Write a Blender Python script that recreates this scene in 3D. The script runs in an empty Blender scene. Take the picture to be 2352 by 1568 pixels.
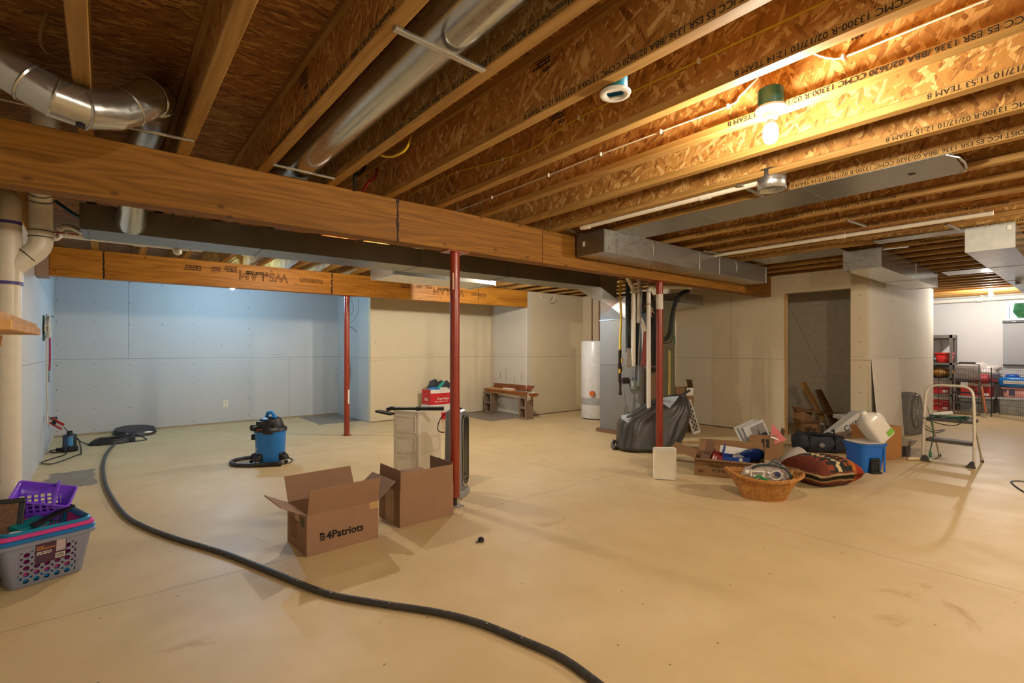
import bpy, bmesh, math, random
from mathutils import Matrix, Vector
random.seed(7)
SC = bpy.context.scene
COL = SC.collection
PI = math.pi

# ------------------------------------------------------------------ camera, world, exposure
FPX, VJX, HZ, CH = 1130.0, 236.0, 801.5, 1.245        # focal length in pixels, joist vanishing point, horizon row, eye height
YAW = math.atan((1176 - VJX) / FPX)
cam = bpy.data.cameras.new('camera')
cam.sensor_width = 36.0
cam.lens = FPX / 2352 * 36
cam.shift_y = (HZ - 784) / 2352
cam.clip_start = 0.05
camo = bpy.data.objects.new('camera', cam)
COL.objects.link(camo)
camo.location = (0, 0, CH)
camo.rotation_euler = (PI / 2, 0, -YAW)
SC.camera = camo
CAMRZ = -YAW

SC.view_settings.view_transform = 'Standard'
SC.view_settings.look = 'None'
SC.view_settings.gamma = 1.0
SC.view_settings.use_curve_mapping = False
SC.view_settings.exposure = 0.92
SC.cycles.use_denoising = True
SC.cycles.max_bounces = 9
SC.cycles.diffuse_bounces = 5
SC.cycles.use_adaptive_sampling = True
SC.cycles.adaptive_threshold = 0.05
SC.cycles.adaptive_min_samples = 20
SC.cycles.glossy_bounces = 4
SC.cycles.transmission_bounces = 6
SC.cycles.transparent_max_bounces = 10
SC.cycles.sample_clamp_indirect = 6.0
SC.cycles.caustics_reflective = False
SC.cycles.caustics_refractive = False

W = bpy.data.worlds.new('world')
SC.world = W
W.use_nodes = True
wn = W.node_tree
for n in list(wn.nodes): wn.nodes.remove(n)
wo = wn.nodes.new('ShaderNodeOutputWorld')
wb = wn.nodes.new('ShaderNodeBackground')
wb.inputs[0].default_value = (0.42, 0.62, 0.85, 1)
wb.inputs[1].default_value = 1.5
wn.links.new(wb.outputs[0], wo.inputs[0])

# lamp powers (watts of each bulb): used by the bulb builder below
BULB_MAIN, BULB_REAR, BULB_FAR, FILL_NEAR, BULB_RIGHT, BULB_MID, BULB_MIDL = 36.0, 40.0, 50.0, 43.0, 98.0, 62.0, 34.0
WARM, COOL, NEUT = (1.0, 0.875, 0.70), (0.35, 0.67, 1.0), (1.0, 0.93, 0.84)

# ------------------------------------------------------------------ where a photograph point lies in the room
def _ray(x, y):
    f = Vector((math.sin(YAW), math.cos(YAW), 0)); r = Vector((math.cos(YAW), -math.sin(YAW), 0))
    return f + r * ((x - 1176) / FPX) + Vector((0, 0, (HZ - y) / FPX))
def onz(x, y, z=0.0):
    d = _ray(x, y); t = (z - CH) / d.z
    return Vector((0, 0, CH)) + d * t
def onx(x, y, X):
    d = _ray(x, y); return Vector((0, 0, CH)) + d * (X / d.x)
def ony(x, y, Y):
    d = _ray(x, y); return Vector((0, 0, CH)) + d * (Y / d.y)

# ------------------------------------------------------------------ materials
MATS = {}
def lin(c):
    return tuple((v / 12.92 if v <= 0.04045 else ((v + 0.055) / 1.055) ** 2.4) for v in c[:3]) + (1.0,)
def hexc(h):
    return tuple(int(h[i:i + 2], 16) / 255 for i in (0, 2, 4))
class NT:
    def __init__(s, name):
        s.m = bpy.data.materials.new(name); s.m.use_nodes = True
        s.t = s.m.node_tree
        for n in list(s.t.nodes): s.t.nodes.remove(n)
        s.out = s.n('ShaderNodeOutputMaterial'); s.b = s.n('ShaderNodeBsdfPrincipled')
        s.l(s.b.outputs[0], s.out.inputs[0])
    def n(s, k, **kw):
        q = s.t.nodes.new(k)
        for a, v in kw.items(): setattr(q, a, v)
        return q
    def l(s, a, b): s.t.links.new(a, b)
    def set(s, inp, v):
        if hasattr(v, 'is_output'): s.l(v, inp)
        else: inp.default_value = v
    def math(s, op, a, b=None, c=None, clamp=False):
        q = s.n('ShaderNodeMath', operation=op); q.use_clamp = clamp
        s.set(q.inputs[0], a)
        if b is not None: s.set(q.inputs[1], b)
        if c is not None: s.set(q.inputs[2], c)
        return q.outputs[0]
    def mix(s, f, a, b, mode='MIX'):
        q = s.n('ShaderNodeMix', data_type='RGBA', blend_type=mode)
        s.set(q.inputs[0], f); s.set(q.inputs[6], a); s.set(q.inputs[7], b)
        return q.outputs[2]
    def ramp(s, f, stops, interp='LINEAR'):
        q = s.n('ShaderNodeValToRGB'); cr = q.color_ramp; cr.interpolation = interp
        while len(cr.elements) < len(stops): cr.elements.new(0.5)
        for e, (p, c) in zip(cr.elements, stops): e.position = p; e.color = c
        s.l(f, q.inputs[0]); return q.outputs[0]
    def obj(s):
        return s.n('ShaderNodeTexCoord').outputs['Object']
    def mapv(s, v, loc=(0, 0, 0), rot=(0, 0, 0), scale=(1, 1, 1)):
        q = s.n('ShaderNodeMapping'); s.l(v, q.inputs[0])
        q.inputs[1].default_value = loc; q.inputs[2].default_value = rot; q.inputs[3].default_value = scale
        return q.outputs[0]
    def noise(s, v, scale, detail=3, rough=0.55, dist=0.0):
        q = s.n('ShaderNodeTexNoise'); s.l(v, q.inputs['Vector'])
        q.inputs['Scale'].default_value = scale; q.inputs['Detail'].default_value = detail
        q.inputs['Roughness'].default_value = rough; q.inputs['Distortion'].default_value = dist
        return q.outputs[0]
    def voro(s, v, scale, feature='F1'):
        q = s.n('ShaderNodeTexVoronoi', feature=feature); s.l(v, q.inputs['Vector'])
        q.inputs['Scale'].default_value = scale; return q
    def sep(s, v):
        q = s.n('ShaderNodeSeparateXYZ'); s.l(v, q.inputs[0]); return q.outputs
    def bump(s, h, strength=0.2, dist=0.01):
        q = s.n('ShaderNodeBump'); q.inputs['Strength'].default_value = strength; q.inputs['Distance'].default_value = dist
        s.l(h, q.inputs['Height']); s.l(q.outputs[0], s.b.inputs['Normal'])
    def rnd(s):
        return s.n('ShaderNodeObjectInfo').outputs['Random']
    def fin(s, col, rough=0.6, metal=0.0):
        s.set(s.b.inputs['Base Color'], col); s.set(s.b.inputs['Roughness'], rough); s.set(s.b.inputs['Metallic'], metal)
        return s.m

def pm(h, rough=0.5, metal=0.0, var=0.08, scale=14.0, bump=0.0, trans=0.0, alpha=1.0, emit=0.0, sss=0.0, coat=0.0, spec=None):
    """plain surface of one colour with a little procedural mottling"""
    key = (h, rough, metal, var, scale, bump, trans, alpha, emit, coat, spec)
    if key in MATS: return MATS[key]
    s = NT('surface_' + h)
    c = lin(hexc(h))
    v = s.obj(); nz = s.noise(v, scale, 4)
    lo = tuple(x * (1 - var) for x in c[:3]) + (1,); hi = tuple(min(1, x * (1 + var)) for x in c[:3]) + (1,)
    col = s.ramp(nz, [(0.3, lo), (0.7, hi)])
    s.fin(col, rough, metal)
    if bump: s.bump(s.noise(v, scale * 4, 3), bump, 0.004)
    if trans: s.b.inputs['Transmission Weight'].default_value = trans; s.b.inputs['IOR'].default_value = 1.25
    if alpha < 1: s.b.inputs['Alpha'].default_value = alpha
    if coat: s.b.inputs['Coat Weight'].default_value = coat
    if spec is not None: s.b.inputs['Specular IOR Level'].default_value = spec
    if emit:
        s.b.inputs['Emission Color'].default_value = c; s.b.inputs['Emission Strength'].default_value = emit
    MATS[key] = s.m
    return s.m

def mat_emit(name, col, strength):
    s = NT(name)
    s.b.inputs['Emission Color'].default_value = col[:3] + (1,); s.b.inputs['Emission Strength'].default_value = strength
    return s.fin((0.9, 0.9, 0.9, 1), 0.4)

def mat_osb(name, plane, dark, mid, light, angs, spread=1.0):
    """oriented strand board: three layers of long thin flakes, one lying over the other"""
    s = NT(name)
    v = s.obj(); x, y, z = s.sep(v)
    q = s.n('ShaderNodeCombineXYZ')
    r = s.math('MULTIPLY', s.rnd(), 13.0)
    a, b = {'yz': (y, z), 'xy': (x, y)}[plane]
    s.l(s.math('ADD', a, r), q.inputs[0]); s.l(s.math('ADD', b, r), q.inputs[1])
    p = q.outputs[0]
    wob = s.n('ShaderNodeTexNoise'); s.l(p, wob.inputs['Vector']); wob.inputs['Scale'].default_value = 9
    add = s.n('ShaderNodeVectorMath', operation='MULTIPLY_ADD')
    s.l(wob.outputs['Color'], add.inputs[0]); add.inputs[1].default_value = (0.02, 0.02, 0); s.l(p, add.inputs[2])
    p = add.outputs[0]
    cols, pris = [], []
    for i, (ang, sl, sw) in enumerate(angs):
        m = s.mapv(p, (i * 3.1, i * 1.7, 0), (0, 0, ang), (1, 1, 1))
        m = s.mapv(m, (0, 0, 0), (0, 0, 0), (sl, sw, 1))
        vo = s.voro(m, 1.0)
        vo.inputs['Randomness'].default_value = 1.0
        sc = s.n('ShaderNodeSeparateColor'); s.l(vo.outputs['Color'], sc.inputs[0])
        cols.append(sc.outputs[0]); pris.append(sc.outputs[1])
    g = s.math('GREATER_THAN', pris[0], pris[1])
    fm = s.n('ShaderNodeMix', data_type='FLOAT'); s.l(g, fm.inputs[0]); s.l(cols[1], fm.inputs[2]); s.l(cols[0], fm.inputs[3])
    pm_ = s.math('MAXIMUM', pris[0], pris[1])
    g2 = s.math('GREATER_THAN', pm_, pris[2])
    fm2 = s.n('ShaderNodeMix', data_type='FLOAT'); s.l(g2, fm2.inputs[0]); s.l(cols[2], fm2.inputs[2]); s.l(fm.outputs[0], fm2.inputs[3])
    f = fm2.outputs[0]
    fib = s.noise(s.mapv(s.mapv(p, rot=(0, 0, angs[0][0])), scale=(14, 190, 1)), 1.0, 5, 0.65)
    big = s.noise(p, 2.5, 3)
    val = s.math('ADD', s.math('MULTIPLY', f, 0.52 * spread), s.math('ADD', s.math('MULTIPLY', fib, 0.62), s.math('SUBTRACT', s.math('MULTIPLY', big, 0.24), 0.12)))
    col = s.ramp(val, [(0.24, lin(hexc(dark))), (0.46, lin(hexc(mid))), (0.66, lin(hexc(mid))), (0.84, lin(hexc(light)))])
    s.fin(col, 0.62)
    s.b.inputs['Specular IOR Level'].default_value = 0.35
    s.bump(val, 0.35, 0.004)
    return s.m

def mat_wood(name, axis, dark, mid, light, fine=90.0, knots=0.0, rough=0.55, grain=1.0):
    """sawn or veneered timber: long grain along one axis, wandering bands and a few knots"""
    s = NT(name)
    v = s.obj(); r = s.math('MULTIPLY', s.rnd(), 17.0)
    ad = s.n('ShaderNodeVectorMath', operation='ADD'); s.l(v, ad.inputs[0])
    cb = s.n('ShaderNodeCombineXYZ'); s.l(r, cb.inputs[0]); s.l(r, cb.inputs[1]); s.l(r, cb.inputs[2]); s.l(cb.outputs[0], ad.inputs[1])
    p = ad.outputs[0]
    k = {'x': (0.35, 4.5, 4.5), 'y': (4.5, 0.35, 4.5), 'z': (4.5, 4.5, 0.35)}[axis]
    wv = s.noise(s.mapv(p, scale=k), 1.6, 2, 0.5, 0.6)
    bands = s.math('FRACT', s.math('MULTIPLY', wv, 9.0 * grain))
    tri = s.math('ABSOLUTE', s.math('SUBTRACT', bands, 0.5))
    kf = tuple(c * fine / 4.5 for c in k)
    kf = {'x': (fine * .03, fine, fine), 'y': (fine, fine * .03, fine), 'z': (fine, fine, fine * .03)}[axis]
    fib = s.noise(s.mapv(p, scale=kf), 1.0, 3, 0.6)
    val = s.math('ADD', 0.12, s.math('ADD', s.math('MULTIPLY', tri, 0.42), s.math('MULTIPLY', fib, 0.46)))
    col = s.ramp(val, [(0.18, lin(hexc(dark))), (0.45, lin(hexc(mid))), (0.78, lin(hexc(light)))])
    blot = s.noise(s.mapv(p, scale=tuple(c * .8 for c in k)), 0.9, 3)
    col = s.mix(s.math('MULTIPLY', blot, 0.55), col, lin(hexc(mid)), 'MULTIPLY') if False else s.mix(s.math('MULTIPLY', s.math('SUBTRACT', blot, 0.35, clamp=True), 0.9), col, lin(hexc(dark)))
    if knots:
        xx, yy, zz = s.sep(p)
        cu = s.n('ShaderNodeCombineXYZ'); a_, b_ = {'x': (xx, zz), 'y': (yy, zz), 'z': (zz, xx)}[axis]
        s.l(s.math('MULTIPLY', a_, 2.6), cu.inputs[0]); s.l(s.math('MULTIPLY', b_, 4.2), cu.inputs[1])
        vo = s.voro(cu.outputs[0], 1.0); vo.voronoi_dimensions = '2D'
        kn = s.ramp(vo.outputs['Distance'], [(knots * .5, (1, 1, 1, 1)), (knots * .8, (.45, .45, .45, 1)), (knots, (.8, .8, .8, 1)), (knots * 1.25, (0, 0, 0, 1))])
        pick = s.n('ShaderNodeSeparateColor'); s.l(vo.outputs['Color'], pick.inputs[0])
        kn = s.math('MULTIPLY', kn, s.math('GREATER_THAN', pick.outputs[0], .45))
        col = s.mix(s.math('MULTIPLY', kn, 0.65), col, lin(hexc('3f1c08')))
    s.fin(col, rough)
    s.b.inputs['Specular IOR Level'].default_value = 0.3
    s.bump(val, 0.15, 0.002)
    return s.m

def mat_drywall(name, u, col, u0=0.0, pitch=0.4064, seam=1.10, joint=None):
    """plasterboard: one long horizontal seam, butt joints, screw heads along the studs and scuffs"""
    s = NT(name)
    v = s.obj(); x, y, z = s.sep(v)
    a = {'x': x, 'y': y}[u]
    c = lin(hexc(col))
    nz = s.noise(v, 1.3, 3)
    base = s.ramp(nz, [(0.25, tuple(k * .93 for k in c[:3]) + (1,)), (0.75, c)])
    fine = s.noise(v, 60, 2)
    base = s.mix(s.math('MULTIPLY', fine, 0.10), base, (0.30, 0.25, 0.19, 1))
    # screws
    fu = s.math('ABSOLUTE', s.math('SUBTRACT', s.math('FRACT', s.math('DIVIDE', s.math('ADD', a, 40 - u0), pitch)), 0.5))
    du = s.math('MULTIPLY', fu, pitch)
    jit = s.math('MULTIPLY', s.noise(v, 2.2, 1), 0.5)
    fv = s.math('ABSOLUTE', s.math('SUBTRACT', s.math('FRACT', s.math('ADD', s.math('DIVIDE', z, 0.31), jit)), 0.5))
    dv = s.math('MULTIPLY', fv, 0.31)
    d = s.math('SQRT', s.math('ADD', s.math('MULTIPLY', du, du), s.math('MULTIPLY', dv, dv)))
    scr = s.math('LESS_THAN', d, 0.0062)
    # seam
    ds = s.math('ABSOLUTE', s.math('SUBTRACT', z, seam))
    sm = s.math('LESS_THAN', ds, 0.0028)
    sm = s.math('MULTIPLY', sm, 0.6)
    mark = s.math('MAXIMUM', s.math('MULTIPLY', scr, 0.85), sm)
    if joint is not None:
        for jp, lo, hi in joint:
            dj = s.math('LESS_THAN', s.math('ABSOLUTE', s.math('SUBTRACT', a, jp)), 0.0028)
            on = s.math('MULTIPLY', s.math('GREATER_THAN', z, lo), s.math('LESS_THAN', z, hi))
            mark = s.math('MAXIMUM', mark, s.math('MULTIPLY', s.math('MULTIPLY', dj, on), 0.65))
    # pencil ticks beside the seam
    tk = s.math('LESS_THAN', s.math('ABSOLUTE', s.math('SUBTRACT', s.math('ABSOLUTE', s.math('SUBTRACT', z, seam)), 0.045)), 0.0022)
    tn = s.math('GREATER_THAN', s.noise(s.mapv(v, scale=(1.1, 1.1, 40)), 1.4, 0), 0.60)
    mark = s.math('MAXIMUM', mark, s.math('MULTIPLY', s.math('MULTIPLY', tk, tn), 0.4))
    s.fin(s.mix(mark, base, (0.035, 0.030, 0.026, 1)), 0.85)
    s.b.inputs['Specular IOR Level'].default_value = 0.25
    return s.m

def mat_galv(name, col='c2c2bd', rough=0.34, spang=0.10):
    s = NT(name)
    v = s.obj()
    vo = s.voro(v, 55.0)
    sc = s.n('ShaderNodeSeparateColor'); s.l(vo.outputs['Color'], sc.inputs[0])
    c = lin(hexc(col))
    f = s.math('ADD', s.math('MULTIPLY', sc.outputs[0], spang), s.math('MULTIPLY', s.noise(v, 3, 3), 0.5))
    base = s.ramp(f, [(0.1, tuple(k * .75 for k in c[:3]) + (1,)), (0.7, tuple(min(1, k * 1.12) for k in c[:3]) + (1,))])
    rr = s.math('ADD', rough - 0.06, s.math('MULTIPLY', sc.outputs[1], 0.08))
    s.fin(base, rr, 0.92)
    s.bump(s.noise(v, 2.0, 1), 0.04, 0.02)
    return s.m

def mat_floor():
    s = NT('painted_concrete')
    v = s.obj(); x, y, z = s.sep(v)
    n1 = s.noise(v, 0.55, 5, 0.6); n2 = s.noise(v, 3.0, 6, 0.65, 0.4)
    base = s.ramp(n1, [(0.25, lin(hexc('c4ab7c'))), (0.5, lin(hexc('d0b88a'))), (0.75, lin(hexc('dac59c')))])
    base = s.mix(s.math('MULTIPLY', s.math('SUBTRACT', n2, 0.42, clamp=True), 0.9), base, lin(hexc('b09a6a')))
    # rusty stains
    st = s.math('SUBTRACT', s.noise(s.mapv(v, (3.3, 1.7, 0)), 1.35, 6, 0.62, 1.0), 0.655, clamp=True)
    base = s.mix(s.math('MULTIPLY', st, 7.0, clamp=True), base, lin(hexc('a87a38')))
    # dark specks and scuffs
    sp = s.voro(s.mapv(v, scale=(3.4, 3.4, 0)), 1.0); sp.voronoi_dimensions = '2D'
    spc = s.n('ShaderNodeSeparateColor'); s.l(sp.outputs['Color'], spc.inputs[0])
    spk = s.math('MULTIPLY', s.math('LESS_THAN', sp.outputs['Distance'], 0.018), s.math('GREATER_THAN', spc.outputs[0], .62))
    base = s.mix(s.math('MULTIPLY', spk, 0.7), base, lin(hexc('55402a')))
    scf = s.math('GREATER_THAN', s.noise(s.mapv(v, (0, 0, 0), (0, 0, 0.6), (2.2, 19, 1)), 1.0, 3), 0.72)
    base = s.mix(s.math('MULTIPLY', scf, 0.28), base, lin(hexc('9a7a4c')))
    # patches left bare of paint along the rear wall
    edge = s.math('MULTIPLY', s.math('SUBTRACT', s.noise(v, 9.0, 5, 0.7), 0.5), 0.22)
    tot = None
    def box(x0, x1, y0, y1):
        dx = s.math('SUBTRACT', (x1 - x0) / 2, s.math('ABSOLUTE', s.math('SUBTRACT', x, (x0 + x1) / 2)))
        dy = s.math('SUBTRACT', (y1 - y0) / 2, s.math('ABSOLUTE', s.math('SUBTRACT', y, (y0 + y1) / 2)))
        return s.math('GREATER_THAN', s.math('ADD', s.math('MINIMUM', dx, dy), edge), 0.0)
    for b in ((2.75, 3.6, 8.25, 9.6), (5.15, 6.15, 6.75, 8.1), (-0.42, -0.06, 5.92, 6.72)):
        k = box(*b); tot = k if tot is None else s.math('MAXIMUM', tot, k)
    gr = s.ramp(s.noise(s.mapv(v, scale=(9, 30, 1)), 1.0, 4), [(0.3, lin(hexc('6f675f'))), (0.7, lin(hexc('8f877c')))])
    base = s.mix(s.math('MULTIPLY', tot, 0.92), base, gr)
    # control joints
    j = None
    for ax, p in ((y, 3.10), (x, 3.62), (y, 6.1)):
        d = s.math('LESS_THAN', s.math('ABSOLUTE', s.math('SUBTRACT', ax, p)), 0.0032)
        j = d if j is None else s.math('MAXIMUM', j, d)
    base = s.mix(s.math('MULTIPLY', j, 0.55), base, lin(hexc('6b5330')))
    s.fin(base, s.math('ADD', 0.36, s.math('MULTIPLY', n2, 0.25)))
    s.b.inputs['Specular IOR Level'].default_value = 0.4
    s.bump(n2, 0.05, 0.01)
    return s.m

# ------------------------------------------------------------------ mesh building
def T(loc=(0, 0, 0), rz=0.0, rx=0.0, ry=0.0, s=1.0):
    sc = s if hasattr(s, '__len__') else (s, s, s)
    return (Matrix.Translation(loc) @ Matrix.Rotation(rz, 4, 'Z') @ Matrix.Rotation(ry, 4, 'Y') @ Matrix.Rotation(rx, 4, 'X')
            @ Matrix.Diagonal((sc[0], sc[1], sc[2], 1)))
class MB:
    def __init__(s): s.v = []; s.f = []
    def add(s, vs, fs, M=None):
        o = len(s.v)
        s.v += [tuple(M @ Vector(v)) if M is not None else tuple(v) for v in vs]
        s.f += [tuple(i + o for i in f) for f in fs]
        return s
    def box(s, a, b, M=None):
        x0, y0, z0 = a; x1, y1, z1 = b
        return s.add([(x0, y0, z0), (x1, y0, z0), (x1, y1, z0), (x0, y1, z0), (x0, y0, z1), (x1, y0, z1), (x1, y1, z1), (x0, y1, z1)],
                     [(0, 3, 2, 1), (4, 5, 6, 7), (0, 1, 5, 4), (1, 2, 6, 5), (2, 3, 7, 6), (3, 0, 4, 7)], M)
    def cbox(s, c, d, M=None):
        return s.box(tuple(c[i] - d[i] / 2 for i in range(3)), tuple(c[i] + d[i] / 2 for i in range(3)), M)
    def hexa(s, p):
        """eight corners: bottom loop then top loop"""
        return s.add(p, [(0, 3, 2, 1), (4, 5, 6, 7), (0, 1, 5, 4), (1, 2, 6, 5), (2, 3, 7, 6), (3, 0, 4, 7)])
    def rings(s, rings, cap0=True, cap1=True, closed=True, M=None, loop=False):
        n = len(rings[0]); vs = [p for r in rings for p in r]; fs = []
        m = len(rings)
        for i in range(m if loop else m - 1):
            for j in range(n if closed else n - 1):
                a = i * n + j; b = i * n + (j + 1) % n; i2 = (i + 1) % m
                fs.append((a, b, i2 * n + (j + 1) % n, i2 * n + j))
        if not loop:
            if cap0: fs.append(tuple(reversed(range(n))))
            if cap1: fs.append(tuple((m - 1) * n + j for j in range(n)))
        return s.add(vs, fs, M)
    def lathe(s, prof, n=24, M=None, cap0=True, cap1=True, sx=1.0, sy=1.0):
        return s.rings([[(r * math.cos(2 * PI * j / n) * sx, r * math.sin(2 * PI * j / n) * sy, z) for j in range(n)] for r, z in prof], cap0, cap1, True, M)
    def cyl(s, p0, p1, r0, r1=None, n=16, caps=True):
        return s.tube([p0, p1], [r0, r0 if r1 is None else r1], n, caps)
    def tube(s, pts, r, n=8, caps=True, loop=False, flat=None):
        P = [Vector(p) for p in pts]; m = len(P)
        R = r if hasattr(r, '__len__') else [r] * m
        tan = []
        for i in range(m):
            a = P[(i - 1) % m] if (loop or i > 0) else P[0]
            b = P[(i + 1) % m] if (loop or i < m - 1) else P[-1]
            t = (b - a); tan.append(t.normalized() if t.length > 1e-9 else Vector((0, 0, 1)))
        up = Vector((0, 0, 1)) if abs(tan[0].z) < 0.9 else Vector((1, 0, 0))
        u = tan[0].cross(up).normalized(); rings = []
        for i in range(m):
            u = (u - tan[i] * u.dot(tan[i]))
            u = u.normalized() if u.length > 1e-6 else tan[i].orthogonal().normalized()
            w = tan[i].cross(u)
            k = flat if flat else 1.0
            rings.append([tuple(P[i] + u * (math.cos(2 * PI * j / n) * R[i]) + w * (math.sin(2 * PI * j / n) * R[i] * k)) for j in range(n)])
        return s.rings(rings, caps, caps, True, None, loop)
    def prism(s, poly, z0, z1, M=None):
        n = len(poly)
        return s.add([(x, y, z0) for x, y in poly] + [(x, y, z1) for x, y in poly],
                     [tuple(reversed(range(n))), tuple(range(n, 2 * n))] + [(i, (i + 1) % n, n + (i + 1) % n, n + i) for i in range(n)], M)
    def plate(s, quad, t):
        """a panel through four points with thickness t behind its face"""
        q = [Vector(p) for p in quad]
        nn = (q[1] - q[0]).cross(q[3] - q[0]).normalized() * t
        return s.add([tuple(p) for p in q] + [tuple(p - nn) for p in q],
                     [(0, 1, 2, 3), (7, 6, 5, 4), (0, 4, 5, 1), (1, 5, 6, 2), (2, 6, 7, 3), (3, 7, 4, 0)])
    def ell(s, c, r, M=None, u=20, v=12, fn=None):
        rings = []
        for i in range(v + 1):
            th = PI * (0.02 + 0.96 * i / v) - PI / 2
            ring = []
            for j in range(u):
                ph = 2 * PI * j / u
                p = Vector((math.cos(th) * math.cos(ph), math.cos(th) * math.sin(ph), math.sin(th)))
                k = fn(p) if fn else 1.0
                ring.append((c[0] + p.x * r[0] * k, c[1] + p.y * r[1] * k, c[2] + p.z * r[2] * k))
            rings.append(ring)
        return s.rings(rings, True, True, True, M)
    def build(s, name, m, parent=None, smooth=None, bev=0.0, seg=2, sub=0, solid=0.0, M=None):
        me = bpy.data.meshes.new(name)
        me.from_pydata(s.v, [], s.f)
        bm = bmesh.new(); bm.from_mesh(me)
        bmesh.ops.recalc_face_normals(bm, faces=bm.faces)
        if smooth:
            for f in bm.faces: f.smooth = True
            lim = math.radians(smooth if smooth > 1 else 38)
            for e in bm.edges:
                if len(e.link_faces) == 2 and e.calc_face_angle(0) > lim: e.smooth = False
        bm.to_mesh(me); bm.free()
        me.materials.append(m)
        o = bpy.data.objects.new(name, me); COL.objects.link(o)
        if parent is not None: o.parent = parent
        if M is not None: o.matrix_local = M
        if solid:
            d = o.modifiers.new('thickness', 'SOLIDIFY'); d.thickness = solid; d.offset = 0
        if bev:
            d = o.modifiers.new('bevel', 'BEVEL'); d.width = bev; d.segments = seg; d.limit_method = 'ANGLE'; d.angle_limit = math.radians(40)
        if sub:
            d = o.modifiers.new('subdivision', 'SUBSURF'); d.levels = sub; d.render_levels = sub
        return o
def thing(name, label, cat, loc=(0, 0, 0), rz=0.0, group=None):
    o = bpy.data.objects.new(name, None); COL.objects.link(o)
    o.empty_display_size = 0.05
    o.location = loc; o.rotation_euler = (0, 0, rz); o['label'] = label; o['category'] = cat
    if group: o['group'] = group
    return o
def tag(o, label, cat, group=None):
    o['label'] = label; o['category'] = cat
    if group: o['group'] = group
    return o
def struct(o):
    o['kind'] = 'structure'; return o
def attach(o, parent):
    """make something built in room coordinates a part of a thing"""
    for k in ('label', 'category', 'group'):
        if k in o: del o[k]
    o.parent = parent
    o.matrix_parent_inverse = (Matrix.Translation(parent.location) @ parent.rotation_euler.to_matrix().to_4x4()).inverted()
    return o
def dup(root, label=None, loc=None, rz=None, group=None):
    r = root.copy(); COL.objects.link(r)
    if loc is not None: r.location = loc
    if rz is not None: r.rotation_euler = (0, 0, rz)
    if label: r['label'] = label
    if group: r['group'] = group
    for ch in list(root.children):
        c = ch.copy(); COL.objects.link(c); c.parent = r
        for g in list(ch.children):
            d = g.copy(); COL.objects.link(d); d.parent = c
    return r
TXT = {}
def text(string, size, m, parent, M, name='printed_text', outline=0.0, bold=0.0, align='LEFT'):
    """lettering as thin flat mesh; M maps the text's own x,y plane into the parent's space"""
    key = (string, size, outline, bold, align)
    if key not in TXT:
        cu = bpy.data.curves.new('letters', 'FONT'); cu.body = string; cu.size = size; cu.align_x = align
        cu.resolution_u = 3
        if outline: cu.fill_mode = 'NONE'; cu.bevel_depth = outline; cu.bevel_resolution = 0
        else: cu.extrude = 0.0004; cu.offset = bold
        ob = bpy.data.objects.new('letters', cu); COL.objects.link(ob)
        bpy.context.view_layer.update()
        TXT[key] = bpy.data.meshes.new_from_object(ob.evaluated_get(bpy.context.evaluated_depsgraph_get()))
        TXT[key].name = 'lettering'
        bpy.data.objects.remove(ob)
    me = TXT[key].copy(); me.materials.clear(); me.materials.append(m)
    o = bpy.data.objects.new(name, me); COL.objects.link(o); o.parent = parent; o.matrix_local = M
    return o
def scribble(parent, M, rows, h, w, m, name='printed_lines', seed=1, pitch=1.9):
    """small print too fine to read: rows of word-length dashes"""
    rnd_ = random.Random(seed); b = MB()
    for r_ in range(rows):
        x = 0
        while x < w * rnd_.uniform(.75, 1):
            l_ = rnd_.uniform(.06, .22) * w; b.box((x, -r_ * h * pitch, 0), (min(w, x + l_), -r_ * h * pitch + h, .0006)); x += l_ + .035 * w
    return b.build(name, m, parent, M=M)
def basis(x, y, loc):
    """matrix whose x and y columns are the given directions"""
    X = Vector(x).normalized(); Y = Vector(y).normalized(); Z = X.cross(Y)
    return Matrix(((X.x, Y.x, Z.x, loc[0]), (X.y, Y.y, Z.y, loc[1]), (X.z, Y.z, Z.z, loc[2]), (0, 0, 0, 1)))
def spline(pts, n=8, loop=False):
    """points of a smooth curve through the given points"""
    P = [Vector(p) for p in pts]; out = []; m = len(P)
    for i in range(m if loop else m - 1):
        if loop: a, b, c, d = P[(i - 1) % m], P[i], P[(i + 1) % m], P[(i + 2) % m]
        else: a, b, c, d = P[max(i - 1, 0)], P[i], P[i + 1], P[min(i + 2, m - 1)]
        for k in range(n):
            t = k / n
            out.append(0.5 * ((2 * b) + (c - a) * t + (2 * a - 5 * b + 4 * c - d) * t * t + (3 * b - a - 3 * c + d) * t ** 3))
    if not loop: out.append(P[-1])
    return [tuple(p) for p in out]
def rrect(w, d, r, n=4):
    """rounded rectangle outline centred on the origin"""
    pts = []
    for cx, cy, a0 in ((w / 2 - r, d / 2 - r, 0), (-w / 2 + r, d / 2 - r, PI / 2), (-w / 2 + r, -d / 2 + r, PI), (w / 2 - r, -d / 2 + r, 1.5 * PI)):
        for k in range(n + 1):
            a = a0 + PI / 2 * k / n; pts.append((cx + r * math.cos(a), cy + r * math.sin(a)))
    return pts

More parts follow.
